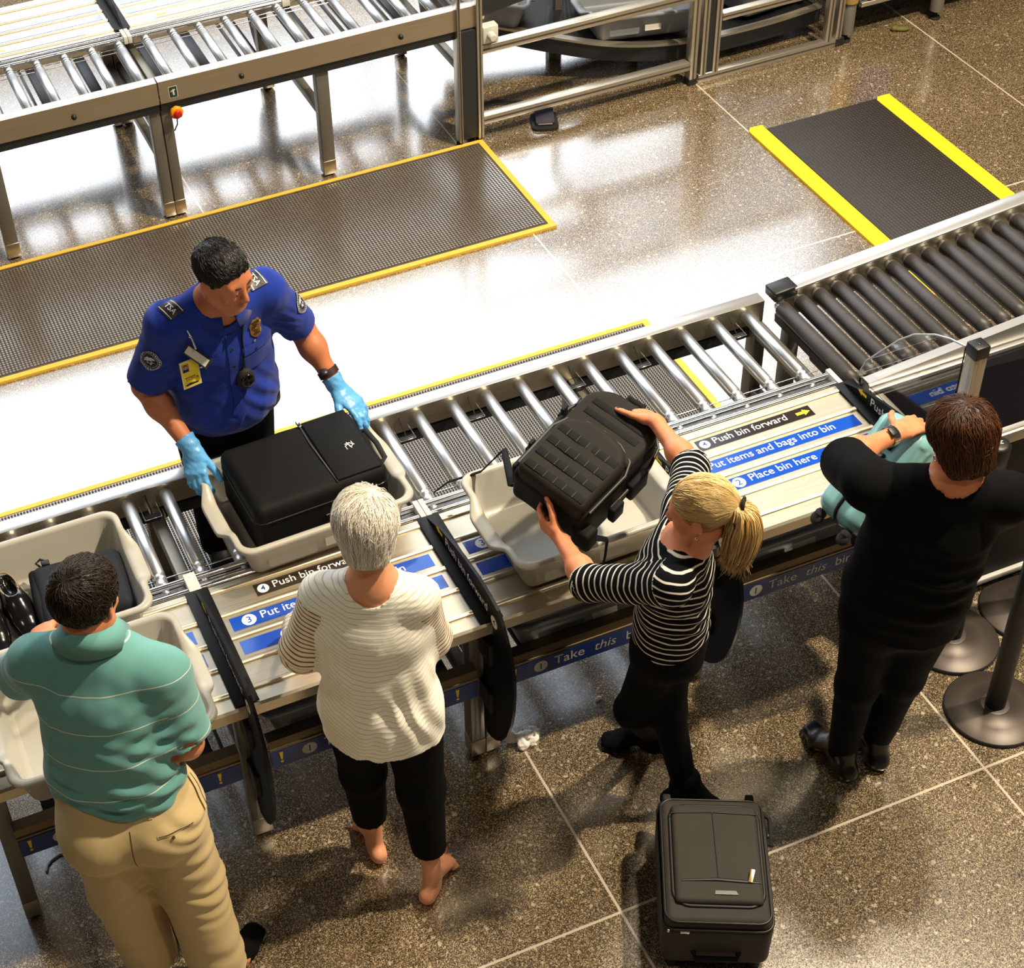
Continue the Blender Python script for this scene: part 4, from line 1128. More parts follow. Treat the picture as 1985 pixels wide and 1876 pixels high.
# ------------------------------------------------------------------ people: shared anatomy
def skin_material(name, col, red=.12):
    t = NT(name); c = srgb(col)
    nz = t.new('ShaderNodeTexNoise'); nz.inputs['Scale'].default_value = 28; nz.inputs['Detail'].default_value = 5
    t.link(t.coord('Object'), nz.inputs['Vector'])
    base = t.ramp(nz.outputs['Fac'], [(.3, (c[0] * (1 - red * .4), c[1] * (1 - red), c[2] * (1 - red), 1)), (.7, (min(1, c[0] * 1.05), c[1] * 1.05, c[2] * 1.05, 1))])
    base = t.mix(t.attr('lip').outputs['Fac'], base, (c[0] * .72, c[1] * .42, c[2] * .42, 1))
    t.set(Base_Color=base, Roughness=.48, Subsurface_Weight=.12, Subsurface_Radius=(.012, .005, .003), Specular_IOR_Level=.4)
    n2 = t.new('ShaderNodeTexNoise'); n2.inputs['Scale'].default_value = 380; t.link(t.coord('Object'), n2.inputs['Vector'])
    t.bump(n2.outputs['Fac'], .12, .001)
    return t.m
def hair_material(name, root, tip, rough=.42, spec=.5):
    t = NT(name)
    a = t.attr('rnd').outputs['Fac']
    t.set(Base_Color=t.ramp(a, [(.0, srgb(root)), (1., srgb(tip))]), Roughness=rough, Specular_IOR_Level=spec)
    return t.m

def head_frame(fwd, up=(0, 0, 1)):
    f = unit(fwd); u = V3(up); r = unit(np.cross(f, u)); u = np.cross(r, f)
    return np.stack([r, f, u], 1)                       # columns right, forward, up

def add_head(s, c, Mh, sc=1., jaw=1., nose=1.):
    c = V3(c)
    W = lambda x, y, z: c + Mh @ (np.array([x, y, z]) * sc)
    R = Mh[:, 0]
    s.ell(W(0, -.015, .035), np.array((.074, .095, .080)) * sc, Mh, .02)
    s.seg(W(0, .022, .02), W(0, .035, -.075), (.064 * sc, .058 * sc), (.045 * sc * jaw, .046 * sc), R, .03)
    s.ell(W(0, .066, -.098), np.array((.024 * jaw, .018, .017)) * sc, Mh, .025)
    for g in (-1, 1):
        s.seg(W(g * .052 * jaw, .0, -.052), W(g * .026 * jaw, .052, -.092), .02 * sc, .017 * sc, None, .03)
        s.ell(W(g * .034, .064, -.028), np.array((.024, .018, .02)) * sc, Mh, .025)
        s.ell(W(g * .031, .097, .004), np.array((.019, .014, .011)) * sc, Mh, .012, 'sub')
        s.ell(W(g * .031, .0785, .003), np.array((.0145, .0135, .0125)) * sc, Mh, .004)
    s.seg(W(-.042, .076, .023), W(.042, .076, .023), .011 * sc, None, None, .02)
    s.seg(W(0, .086, .014), W(0, .108 * nose, -.030), .008 * sc, .0115 * sc, None, .014)
    for g in (-1, 1): s.ell(W(g * .012, .097, -.036), np.array((.008, .01, .0075)) * sc, Mh, .008)
    s.seg(W(-.020, .084, -.060), W(.020, .084, -.060), .0062 * sc, None, None, .010)
    s.seg(W(-.017, .085, -.071), W(.017, .085, -.071), .0072 * sc, None, None, .010)
    s.seg(W(-.022, .094, -.0655), W(.022, .094, -.0655), .0022 * sc, None, None, .003, 0, 'sub')
    for g in (-1, 1):
        A = Mh @ np.array(Matrix.Rotation(g * .35, 3, 'Z') @ Matrix.Rotation(.18, 3, 'X'))
        s.ell(W(g * .078, -.010, -.008), np.array((.0075, .018, .031)) * sc, A, .006)
        s.ell(W(g * .087, -.006, -.006), np.array((.006, .010, .018)) * sc, A, .004, 'sub')
    return W

def lip_mask(P, c, Mh, sc=1.):
    q = (P - V3(c)) @ Mh / sc
    return np.clip(1.4 - np.sqrt((q[:, 0] / .024) ** 2 + ((q[:, 2] + .0655) / .0125) ** 2 + ((q[:, 1] - .09) / .02) ** 2), 0, 1) * .8

def add_hand(s, w, d, n, th, curl=((18, 28, 16),) * 4, spread=6, grow=0., sc=1., tcurl=(12, 18), tdir=None, k=.004):
    """palm, four fingers and a thumb; returns fingertip data (position, direction, nail normal)"""
    w = V3(w); d = unit(d); n = V3(n); n = unit(n - d * (n @ d)); sd = np.cross(d, n); sd = sd if sd @ V3(th) > 0 else -sd
    g = grow
    s.seg(w - d * .015, w + d * .03 * sc, (.026 * sc + g, .020 * sc + g), (.036 * sc + g, .016 * sc + g), sd, .014)
    s.seg(w + d * .03 * sc, w + d * .082 * sc, (.036 * sc + g, .016 * sc + g), (.041 * sc + g, .0125 * sc + g), sd, .01)
    s.ell(w + d * .032 * sc + sd * .024 * sc - n * .008 * sc, np.array((.026, .016, .014)) * sc + g, np.stack([d, sd, n], 1), .012)
    tips = []
    ks = ((.0285, .084), (.0095, .089), (-.0095, .085), (-.027, .076))
    ls = ((.042, .026, .021), (.046, .029, .022), (.043, .027, .021), (.034, .021, .019))
    rs = (.0092, .0095, .009, .008)
    for i in range(4):
        p = w + d * ks[i][1] * sc + sd * ks[i][0] * sc - n * .001
        a = math.radians(spread) * (1.5 - i) / 1.5
        fd = d * math.cos(a) + sd * math.sin(a)
        ang = 0
        for j in range(3):
            ang += math.radians(curl[i][j])
            v = fd * math.cos(ang) - n * math.sin(ang)
            q = p + v * ls[i][j] * sc
            r0 = rs[i] * sc * (1 - .07 * j) + g; r1 = rs[i] * sc * (1 - .07 * (j + 1)) + g
            s.seg(p, q, r0, r1, None, k if j else .008)
            p = q
        nn = n * math.cos(ang) + fd * math.sin(ang)
        tips.append((p - v * .006 + nn * (r1 * .8), v, nn))
    td = unit(d * .62 + sd * .78 - n * .25) if tdir is None else unit(tdir)
    p = w + d * .026 * sc + sd * .028 * sc - n * .006 * sc
    for j, (L, r0, r1) in enumerate(((.045, .0135, .0115), (.033, .0112, .0102), (.026, .0102, .0085))):
        if j:
            a = math.radians(tcurl[j - 1]); td = unit(td * math.cos(a) + unit(d - td * (d @ td)) * math.sin(a) * .8 - n * .15 * math.sin(a))
        q = p + td * L * sc; s.seg(p, q, r0 * sc + g, r1 * sc + g, None, .008 if j == 0 else k); p = q
    tips.append((p - td * .006 + n * .007, td, n))
    return tips

TOES = []
def add_foot(s, a, fwd, grow=0., bare=False, L=.25, inner=-1):
    a = V3(a); f = unit((fwd[0], fwd[1], 0)); sd = np.array([f[1], -f[0], 0])
    g = grow
    heel = a * (1, 1, 0) - f * .045 + (0, 0, .032)
    ball = heel + f * L * .62 + (0, 0, -.008)
    q = .66 if bare else 1.; kk = .014 if bare else .03
    s.seg(a + (0, 0, .06), heel + f * .02, (.034 * q + g, .038 * q + g), (.031 * q + g, .034 * q + g), sd, kk)
    s.seg(heel, heel + f * .05, (.029 + g, .030 + g), (.030 + g, .032 + g), sd, .02)
    s.seg(a + (0, 0, .03 if not bare else .0), ball, (.031 * (q + 1) / 2 + g, .040 * (q + 1) / 2 + g), (.040 + g, .021 + g), sd, kk)
    if bare:
        for i in range(5):
            b = ball + sd * (.031 - .0155 * i) * inner + f * (.012 - .007 * i) - (0, 0, .005)
            e = b + f * (.052 - .007 * i) + sd * inner * (.010 - .006 * i) + (0, 0, -.006)
            s.seg(b, e, .0105 - .0006 * i if i else .0135, (.0085 - .0006 * i) if i else .0115, None, .004)
            TOES.append((e + (0, 0, .009), f))
    else:
        s.seg(ball, heel + f * (L - .035) + (0, 0, -.012), (.041 + g, .022 + g), (.032 + g, .017 + g), sd, .02)
    s.put(a - .35, a + .35, lambda P: P[..., 2] - .002, .0, 'sub')
    return s

def cap_dist(P, kind):
    """hair volume around the cranium in head coordinates"""
    if kind == 'crop':
        d = ell_dist(P, (0, -.018, .040), (.083, .104, .089))
        d = smax(d, (P[..., 1] - .072) * .80 - (P[..., 2] - .060) * .60, .012)
    elif kind == 'short':
        d = ell_dist(P, (0, -.022, .040), (.086, .108, .094))
        d = smax(d, (P[..., 1] - .072) * .82 - (P[..., 2] - .060) * .57, .012)
    elif kind == 'pixie':
        d = ell_dist(P, (0, -.024, .036), (.093, .114, .098))
        d = smin(d, ell_dist(P, (0, -.05, -.045), (.066, .062, .07)), .03)
        d = smax(d, (P[..., 1] - .080) * .80 - (P[..., 2] - .045) * .60, .015)
    elif kind == 'bob':
        d = ell_dist(P, (0, -.024, .036), (.094, .114, .098))
        d = smin(d, ell_dist(P, (0, -.045, -.05), (.074, .068, .07)), .03)
        d = smax(d, (P[..., 1] - .080) * .83 - (P[..., 2] - .045) * .55, .015)
    else:                                               # pulled back
        d = ell_dist(P, (0, -.018, .038), (.083, .104, .088))
        d = smin(d, ell_dist(P, (0, -.088, .03), (.03, .03, .03)), .03)
        d = smax(d, (P[..., 1] - .078) * .86 - (P[..., 2] - .052) * .50, .012)
    for g in (-1, 1):
        if kind in ('crop', 'short', 'pull'):
            d = smax(d, -ell_dist(P, (g * .085, -.004, -.012), (.022, .022, .034)), .008)
    low = {'crop': -.062, 'short': -.082, 'pixie': -.098, 'bob': -.10, 'pull': -.05}[kind]
    return smax(d, low - P[..., 2] - .25 * (P[..., 1] + .06), .015)

def tubes_np(paths, rad, k=3):
    """(n, m, 3) polylines -> tube mesh arrays with taper"""
    n, m, _ = paths.shape
    t = np.zeros_like(paths); t[:, 1:-1] = paths[:, 2:] - paths[:, :-2]; t[:, 0] = paths[:, 1] - paths[:, 0]; t[:, -1] = paths[:, -1] - paths[:, -2]
    t /= np.linalg.norm(t, axis=2, keepdims=True) + 1e-9
    up = np.array([.31, .2, .93]); a = np.cross(t, up); a /= np.linalg.norm(a, axis=2, keepdims=True) + 1e-9; b = np.cross(t, a)
    prof = np.interp(np.linspace(0, 1, m), [0, .25, .7, 1], [.7, 1, .85, .15])[None, :, None]
    r = (rad if np.isscalar(rad) else rad[:, None, None]) * prof
    vs = np.stack([paths + (a * math.cos(2 * PI * j / k) + b * math.sin(2 * PI * j / k)) * r for j in range(k)], 2)
    i = np.arange(n)[:, None, None] * m * k; j = np.arange(m - 1)[None, :, None] * k; q = np.arange(k)[None, None, :]
    A = i + j + q; B = i + j + (q + 1) % k
    F = np.stack([A, B, B + k, A + k], -1).reshape(-1, 4)
    return vs.reshape(-1, 3), F

def make_hair(parent, origin, c, Mh, sc, kind, material, n=2200, length=.07, lift=.004, crown=(0, -.055, .09), seed=1, rad=.0013, messy=.3, tail=None, name='hair'):
    rs = np.random.RandomState(seed)
    g = SDF((-.14, -.18, -.18), (.14, .14, .17), .004)
    g.F[:] = cap_dist(np.stack(np.meshgrid(*[g.lo[k] + g.h * np.arange(g.n[k]) for k in range(3)], indexing='ij'), -1), kind)
    g.disp(lambda P: .0022 * wob(P * (1.5, 1, .5), 90, seed))
    vs, Q = g.mesh(1)
    out_v = [vs]; out_f = [Q]; rnd = [np.full(len(vs), .25) + .12 * wob(vs * (1, .6, .4), 160, seed + 3)]
    p = vs[rs.choice(len(vs), n)]
    cr = np.array(crown); steps = 8
    rn = rs.uniform(0, 1, n); L = length * rs.uniform(.6, 1.15, n)
    path = [p - g.grad(p) * .002]
    jit = rs.normal(size=(n, 3)) * messy
    hgt = np.zeros(n)
    for j in range(steps - 1):
        nr = g.grad(p)
        if kind == 'pull': d = np.array((0, -.112, .03)) - p
        else:
            d = p - cr; d = d / (np.linalg.norm(d, axis=1, keepdims=True) + 1e-6) + np.array((0, .0, -.35))
            if kind in ('crop', 'short'): d = d + np.array((0, .5, 0)) * (p[:, 2:3] > .06)
        d = d / (np.linalg.norm(d, axis=1, keepdims=True) + 1e-6) + jit
        d -= nr * (d * nr).sum(1, keepdims=True)
        d /= np.linalg.norm(d, axis=1, keepdims=True) + 1e-6
        p = p + d * (L / (steps - 1))[:, None]
        hgt = lift * np.sin(min(1, (j + 1) / (steps - 1)) * 2.2) * (.4 + rn)
        f = g.sample(p); gr = g.grad(p)
        far = np.clip(f - hgt, -.02, .02)
        p = p - gr * (far * (.95 if j < steps - 3 else .5))[:, None]
        path.append(p.copy())
    paths = np.stack(path, 1)
    v2, f2 = tubes_np(paths, rad * rs.uniform(.7, 1.2, n))
    out_f.append(f2 + len(vs)); out_v.append(v2); rnd.append(np.repeat(rn, paths.shape[1] * 3))
    V = np.concatenate(out_v) * sc @ Mh.T + V3(c); Fq = np.concatenate(out_f); rv = np.concatenate(rnd)
    if tail is not None:
        tv, tf, tr_ = tail; Fq = np.concatenate([Fq, tf + len(V)]); V = np.concatenate([V, tv]); rv = np.concatenate([rv, tr_])
    return np_obj(name, V, Fq, material, parent, origin, {'rnd': np.clip(rv, 0, 1)})

def face_parts(parent, origin, c, Mh, sc, iris=(70, 45, 25), brow=(20, 14, 10), lid=.5, brows=True):
    """eyes and eyebrows set into the head"""
    W = lambda x, y, z: Vector(V3(c) + Mh @ (np.array([x, y, z]) * sc) - V3(origin))
    M3 = Matrix(Mh.tolist())
    for g in (-1, 1):
        b = MB(); b.sphere(W(g * .031, .0800, .001), tuple(np.array((.0125, .0130, .0070)) * sc), 0, 14, M3)
        b.sphere(W(g * .031 + .001, .0905, -.001), tuple(np.array((.0056, .0028, .0056)) * sc), 1, 12, M3)
        b.build('eye', [mat('eye white', (205, 195, 185), .3), mat('iris', iris, .2)], parent)
    if brows:
        for g in (-1, 1):
            b = MB(); b.tube([W(g * .014, .0905, .0205), W(g * .03, .0895, .0265), W(g * .049, .0765, .0215)], [.0042, .0052, .0025], 8, flat=.7); b.build('eyebrow', mat('brow hair', brow, .7), parent)

def snap(s, P, it=6, off=.0):
    P = np.array(P, float).reshape(-1, 3)
    for _ in range(it):
        f = s.sample(P); P = P - s.grad(P) * (f[:, None]) * .9
    return P + s.grad(P) * off

class Decal:
    """flat outlines wrapped onto a garment"""
    def __init__(d, s, c, right, off=.0015, origin=(0, 0, 0)):
        d.s = s; d.c = snap(s, c)[0]; d.n = s.grad(d.c[None])[0]
        r = V3(right); d.r = unit(r - d.n * (r @ d.n)); d.u = np.cross(d.n, d.r); d.off = off; d.o = V3(origin); d.mb = MB()
    def pts(d, xy, lift=0.):
        P = np.array([d.c + d.r * x + d.u * y + d.n * .004 for x, y in xy])
        return snap(d.s, P, 5, d.off + lift) - d.o
    def poly(d, xy, mat=0, lift=0.):
        d.mb.add(d.pts(xy, lift), [tuple(range(len(xy)))], mat); return d
    def disc(d, x, y, r, mat=0, lift=0., n=28, r0=0.):
        if r0:
            o = [(x + r * math.cos(2 * PI * k / n), y + r * math.sin(2 * PI * k / n)) for k in range(n)]; i = [(x + r0 * math.cos(2 * PI * k / n), y + r0 * math.sin(2 * PI * k / n)) for k in range(n)]
            d.mb.add(d.pts(o + i, lift), [(k, (k + 1) % n, n + (k + 1) % n, n + k) for k in range(n)], mat, True)
        else:
            rings = [(x, y)] + [(x + r * q / 3 * math.cos(2 * PI * k / n), y + r * q / 3 * math.sin(2 * PI * k / n)) for q in (1, 2, 3) for k in range(n)]
            fs = [(0, 1 + k, 1 + (k + 1) % n) for k in range(n)] + [(1 + q * n + k, 1 + (q + 1) * n + k, 1 + (q + 1) * n + (k + 1) % n, 1 + q * n + (k + 1) % n) for q in (0, 1) for k in range(n)]
            d.mb.add(d.pts(rings, lift), fs, mat, True)
        return d
    def rect(d, x0, y0, x1, y1, mat=0, lift=0., n=4):
        g = [(x0 + (x1 - x0) * i / n, y0 + (y1 - y0) * j / n) for j in range(n + 1) for i in range(n + 1)]
        fs = [(j * (n + 1) + i, j * (n + 1) + i + 1, (j + 1) * (n + 1) + i + 1, (j + 1) * (n + 1) + i) for j in range(n) for i in range(n)]
        d.mb.add(d.pts(g, lift), fs, mat, True); return d
    def text(d, body, x, y, size, mat=0, lift=.0006, rot=0, align='CENTER'):
        vs, fs = text_mesh(body, size, align, .01)
        c, s_ = math.cos(rot), math.sin(rot)
        d.mb.add(d.pts([(x + a * c - b * s_, y + a * s_ + b * c) for a, b, _ in vs], lift), fs, mat); return d
    def build(d, name, mats, parent, label=None):
        o = d.mb.build(name, mats, parent)
        if label: o['label'] = label
        return o

def bounds(pts, m=.2):
    P = np.array([V3(p) for p in pts]); return P.min(0) - m, P.max(0) + m

def make_body(root, o, J, skin, h=.006, sc=1., hands=None, feet=None, bare=(False, False), slim=.014, neck=.052, arm=1., leg=1., head_sc=.96, jaw=1., h_head=.004):
    pts = [v for k, v in J.items() if isinstance(v, (tuple, list)) and len(v) == 3 and np.isscalar(v[0]) and not k.startswith('d')]
    lo, hi = bounds(pts, .22); lo[2] = -.01
    s = SDF(lo, hi, h)
    R = unit(V3(J['SR']) - V3(J['SL'])); Rp = unit(V3(J['HR']) - V3(J['HL']))
    for i in range(len(J['torso']) - 1):
        (a, wa, da), (b, wb, db) = J['torso'][i], J['torso'][i + 1]
        sl = slim + (.035 if i == 0 else 0)
        s.seg(a, b, (wa - sl, da - sl), (wb - slim, db - slim), R, .03)
    s.seg(J['SL'], J['SR'], .04 * sc, None, None, .04)
    nb = V3(J['neck'])
    yr = J.get('yoke', (.054, .058))
    for g in 'LR': s.seg(J['S' + g], nb - (0, 0, .035), yr[0] - .009, yr[1] - .009, None, .05)
    hc = V3(J['head'])
    Mh = head_frame(J['dfwd'], J.get('dup', (0, 0, 1)))
    base = hc + Mh @ np.array((0, -.022, -.06)) * head_sc
    s.seg(nb - (0, 0, .03), base, (neck * 1.12, neck * 1.08), (neck, neck), R, .045)
    for g in ('L', 'R'):
        A, E, Wr = J['S' + g], J['E' + g], J['W' + g]
        s.seg(A, E, .045 * arm, .039 * arm, None, .03); s.seg(E, Wr, .039 * arm, (.0235 * arm), None, .02)
        m = V3(E) * .7 + V3(Wr) * .3; s.ell(m, np.array((.041, .041, .041)) * arm, None, .03)
        H, K, A2 = J['H' + g], J['K' + g], J['A' + g]
        s.seg(H, K, .082 * leg - slim, .056 * leg - slim * .6, None, .04); s.seg(K, A2, .054 * leg - slim * .5, .030 * leg, None, .03)
        cm = V3(K) * .68 + V3(A2) * .32
    tips = {}
    for g in ('L', 'R'):
        if hands and g in hands: tips[g] = add_hand(s, **hands[g])
    for g, bf in zip('LR', bare):
        add_foot(s, J['A' + g], J['dT' + g], -.004 if not bf else -.003, bf, .215 if not bf else .235, 1 if g == 'L' else -1)
    # the head gets a finer grid of its own and is merged by taking its field into the body grid
    add_head(s, hc, Mh, head_sc, jaw)
    vs, Q = s.mesh(1)
    ob = np_obj('body', vs, Q, skin, root, o, {'lip': lip_mask(vs, hc, Mh, head_sc)})
    return s, Mh, tips

def garment(lo, hi, h, parts, folds=None, cuts=()):
    s = SDF(lo, hi, h)
    for p in parts: p(s)
    if folds: s.disp(folds, .05)
    for c in cuts: c(s)
    return s
def sg(a, b, ra, rb=None, right=None, k=.03, flat=0, op='add'): return lambda s: s.seg(a, b, ra, rb, right, k, flat, op)
# ------------------------------------------------------------------ garment materials
def cloth(name, col, **k): return fabric(name, col, **k).m
def stripe_cloth(name, base, line, pitch, width, attr='pat', wav=.0, soft=.08, **k):
    t = fabric(name, base, **k)
    am = t.attr('arm').outputs['Fac']
    a = t.math('ADD', t.math('MULTIPLY', t.attr(attr).outputs['Fac'], t.math('SUBTRACT', 1., am)), t.math('MULTIPLY', t.attr('pat2').outputs['Fac'], am))
    nz = t.new('ShaderNodeTexNoise'); nz.inputs['Scale'].default_value = 14; t.link(t.coord('Object'), nz.inputs['Vector'])
    a = t.math('ADD', a, t.math('MULTIPLY', t.math('SUBTRACT', nz.outputs['Fac'], .5), wav))
    f = t.math('FRACT', t.math('DIVIDE', a, pitch))
    dist = t.math('ABSOLUTE', t.math('SUBTRACT', f, .5))
    w = width / pitch / 2
    m = t.ramp(dist, [(max(0, w - soft * w), (1, 1, 1, 1)), (w + soft * w, (0, 0, 0, 1))])
    old = t.p.inputs['Base Color'].links[0].from_socket
    t.set(Base_Color=t.mix(m, old, line if len(line) == 4 and max(line) <= 1 else srgb(*line[:3])))
    return t

SKIN_A = skin_material('tanned skin', (196, 124, 84))
SKIN_B = skin_material('warm skin', (214, 138, 96))
SKIN_C = skin_material('fair skin', (222, 156, 116))

def arm_pattern(P, J, s0=0., torso_off=0., drop=.5):
    """running length along the torso, or along the arm for vertices nearer to an arm; also an arm mask"""
    up = unit(V3(J['neck']) - (V3(J['HL']) + V3(J['HR'])) / 2)
    base = (V3(J['HL']) + V3(J['HR'])) / 2
    R0 = unit(V3(J['SR']) - V3(J['SL']))
    pat = (P - base) @ up + torso_off - drop * np.maximum(np.abs((P - V3(J['neck'])) @ R0) - .06, 0)
    dt = np.full(len(P), 9.)
    R = unit(V3(J['SR']) - V3(J['SL']))
    for i in range(len(J['torso']) - 1):
        (a, wa, da), (b, wb, db) = J['torso'][i], J['torso'][i + 1]
        dt = np.minimum(dt, seg_dist(P, a, b, (wa, da), (wb, db), R))
    arm = np.zeros(len(P)); alen = np.zeros(len(P)); best = np.full(len(P), 9.)
    for g in 'LR':
        S, E, W = V3(J['S' + g]), V3(J['E' + g]), V3(J['W' + g])
        d1 = seg_dist(P, S, E, .05, .047); d2 = seg_dist(P, E, W, .047, .035)
        u1 = unit(E - S); u2 = unit(W - E); L1 = np.linalg.norm(E - S)
        t1 = (P - S) @ u1; t2 = L1 + (P - E) @ u2
        da = np.minimum(d1, d2); ta = np.where(d1 < d2, t1, t2)
        m = (da < dt - .004) & (ta > .01)
        arm[m] = 1
        near = np.minimum(d1, d2); up_ = near < best; alen[up_] = ta[up_]; best = np.minimum(best, near)
    for g in 'LR':
        S, E, W = V3(J['S' + g]), V3(J['E' + g]), V3(J['W' + g])
    return pat, alen, arm
def face_mask(arm, Q): return (arm[Q].mean(1) > .5).astype(np.float32)

def fold_fn(seed, amp=.004, sc=26, stretch=(1, 1, .45), creases=()):
    def f(P):
        S = np.array(stretch)
        w2 = wob(P * S + .02 * wob(P, 11, seed + 2)[..., None], sc * .8, seed + 5)
        out = amp * .6 * wob(P * S, sc, seed) + amp * 1.1 * (np.abs(w2) ** .7 - .5) + amp * .25 * wob(P * S, sc * 2.6, seed + 7)
        for c, ax, w, a, wl in creases:                    # local pull creases: centre, direction across, radius, amplitude, wavelength
            q = P - V3(c); r = np.exp(-((q * q).sum(-1)) / (w * w))
            ph = q @ unit(ax) + .022 * wob(P, 19, seed + 9)
            out = out + a * r * np.sin(2 * PI * ph / wl)
        return out
    return f

def torso_parts(J, grow=0., flat_bottom=True, k=.035):
    R = unit(V3(J['SR']) - V3(J['SL'])); parts = []
    for i in range(len(J['torso']) - 1):
        (a, wa, da), (b, wb, db) = J['torso'][i], J['torso'][i + 1]
        parts.append(sg(b, a, (wb + grow, db + grow), (wa + grow, da + grow), R, k, 1 if (flat_bottom and i == 0) else 0))
    return parts
def yoke_parts(J, r=.058, rn=.062, k=.05):
    nb = V3(J['neck']) - (0, 0, .035)
    return [sg(J['SL'], nb, r, rn, None, k), sg(J['SR'], nb, r, rn, None, k)]
def sleeve_parts(J, g, frac, r0, r1, r2=None, hollow=True):
    """sleeve covering the given share of the arm (1 = elbow, 2 = wrist)"""
    S, E, W = V3(J['S' + g]), V3(J['E' + g]), V3(J['W' + g])
    out = []
    if frac <= 1:
        e = S + (E - S) * frac; out.append(sg(S, e, r0, r1, None, .035, 1)); u = unit(E - S); re = r1
    else:
        e = E + (W - E) * (frac - 1); r2 = r2 or r1 * .8
        out += [sg(S, E, r0, r1, None, .035), sg(E, e, r1, r2, None, .03, 1)]; u = unit(W - E); re = r2
    if hollow: out.append(sg(e - u * .012, e + u * .03, re - .013, re - .010, None, .003, 0, 'sub'))
    return out
def neck_hole(J, r=.062, fwd=.03, drop=.0):
    nb = V3(J['neck']); Mh = J['bf']
    top = nb + (0, 0, .12); bot = nb + V3(Mh) * fwd + (0, 0, drop - .07)
    return sg(bot, top, r, r + .016, None, .004, 0, 'sub')
def trouser_parts(J, waist, rt, rk, ra, cuff=1., right=None, hip_w=(.165, .115), seat=None):
    R = unit(V3(J['HR']) - V3(J['HL'])); out = []
    pel = (V3(J['HL']) + V3(J['HR'])) / 2
    out.append(sg(pel - (0, 0, .02), waist, hip_w, (hip_w[0] * .93, hip_w[1] * .95), R, .05, 1))
    for g in 'LR':
        H, K, A = V3(J['H' + g]), V3(J['K' + g]), V3(J['A' + g])
        e = K + (A - K) * cuff
        out += [sg(H, K, rt, rk, None, .045), sg(K, e, rk, ra, None, .03, 1)]
        u = unit(A - K); out.append(sg(e - u * .01, e + u * .03, ra - .014, ra - .012, None, .003, 0, 'sub'))
    if seat:
        bk = -V3(J['bf'])
        for g in 'LR': out.append(lambda s, H=V3(J['H' + g]): s.ell(H + bk * seat[0] + (0, 0, seat[1]), np.array((seat[2],) * 3), None, .05))
    return out

def start_person(name_label, o):
    return thing('person', name_label, 'person', tuple(o))

# ================================================================== officer behind the near table
o = (.96, 4.42, 0)
J = dict(yoke=(.060, .064), head=(.968, 4.085, 1.525), neck=(.960, 4.165, 1.415), SL=(1.112, 4.185, 1.365), SR=(.795, 4.175, 1.350), EL=(1.238, 4.265, 1.118), ER=(.71, 4.26, 1.075),
         WL=(1.300, 4.135, .945), WR=(.788, 4.085, .918), HL=(1.055, 4.40, .86), HR=(.885, 4.40, .86), KL=(1.06, 4.43, .47), KR=(.90, 4.44, .47), AL=(1.07, 4.48, .085), AR=(.905, 4.50, .085),
         dfwd=(.43, -.86, -.20), dup=(.0, 0, 1), dTL=(.15, -1), dTR=(-.15, -1), bf=(0, -1, -.12),
         torso=[((.972, 4.32, .865), .166, .125), ((.965, 4.285, .97), .172, .140), ((.955, 4.245, 1.10), .166, .134), ((.950, 4.215, 1.23), .168, .122), ((.950, 4.195, 1.31), .150, .098)])
p = start_person('uniformed officer in blue shirt and blue gloves behind the near roller table', o)
hands = {'R': dict(w=J['WR'], d=(-.16, -.70, -.69), n=(-.45, -.5, .62), th=(1, -.15, -.3), curl=((14, 30, 26), (14, 32, 26), (16, 32, 26), (18, 34, 26)), spread=4, sc=.92, tcurl=(8, 12), tdir=(.45, -.6, -.66)),
         'L': dict(w=J['WL'], d=(.42, -.80, -.42), n=(.25, -.28, .92), th=(-1, -.4, 0), curl=((10, 18, 14), (12, 22, 16), (16, 26, 20), (18, 30, 22)), spread=7, sc=.92, tcurl=(10, 15), tdir=(-.25, -.8, -.5))}
S0, Mh, _ = make_body(p, o, J, SKIN_A, .0048, hands=hands, slim=.016, neck=.056, arm=1.06, head_sc=.87, jaw=1.12)
face_parts(p, o, J['head'], Mh, .87)
make_hair(p, o, J['head'], Mh, .87, 'crop', hair_material('black hair', (14, 12, 12), (38, 34, 32)), 4200, .032, .003, seed=2, rad=.0009, crown=(0, -.085, .07))
lo, hi = bounds([J['SL'], J['SR'], J['EL'], J['ER'], (.97, 4.3, .86), J['neck']], .22)
parts = torso_parts(J) + yoke_parts(J, .060, .064) + sleeve_parts(J, 'L', .88, .062, .064) + sleeve_parts(J, 'R', .90, .062, .066) + [neck_hole(J, .056, .035, .04)]
parts.append(lambda s: s.ell((.965, 4.195, .985), (.13, .095, .11), None, .06))
SH = garment(lo, hi, .005, parts, fold_fn(3, .0035, 24, (1, 1, .5), (((1.08, 4.12, 1.02), (1, 0, .8), .12, .004, .05), ((.84, 4.1, 1.0), (1, 0, -.8), .12, .004, .05), ((1.16, 4.2, 1.25), (.6, 0, .8), .06, .004, .03), ((.74, 4.18, 1.24), (-.6, 0, .8), .06, .004, .03))))
vs, Q = SH.mesh(1)
blue = cloth('royal blue uniform cloth', (26, 52, 150), var=.08, weave=1200, sheen=.12)
shirt = np_obj('uniform_shirt', vs, Q, blue, p, o)
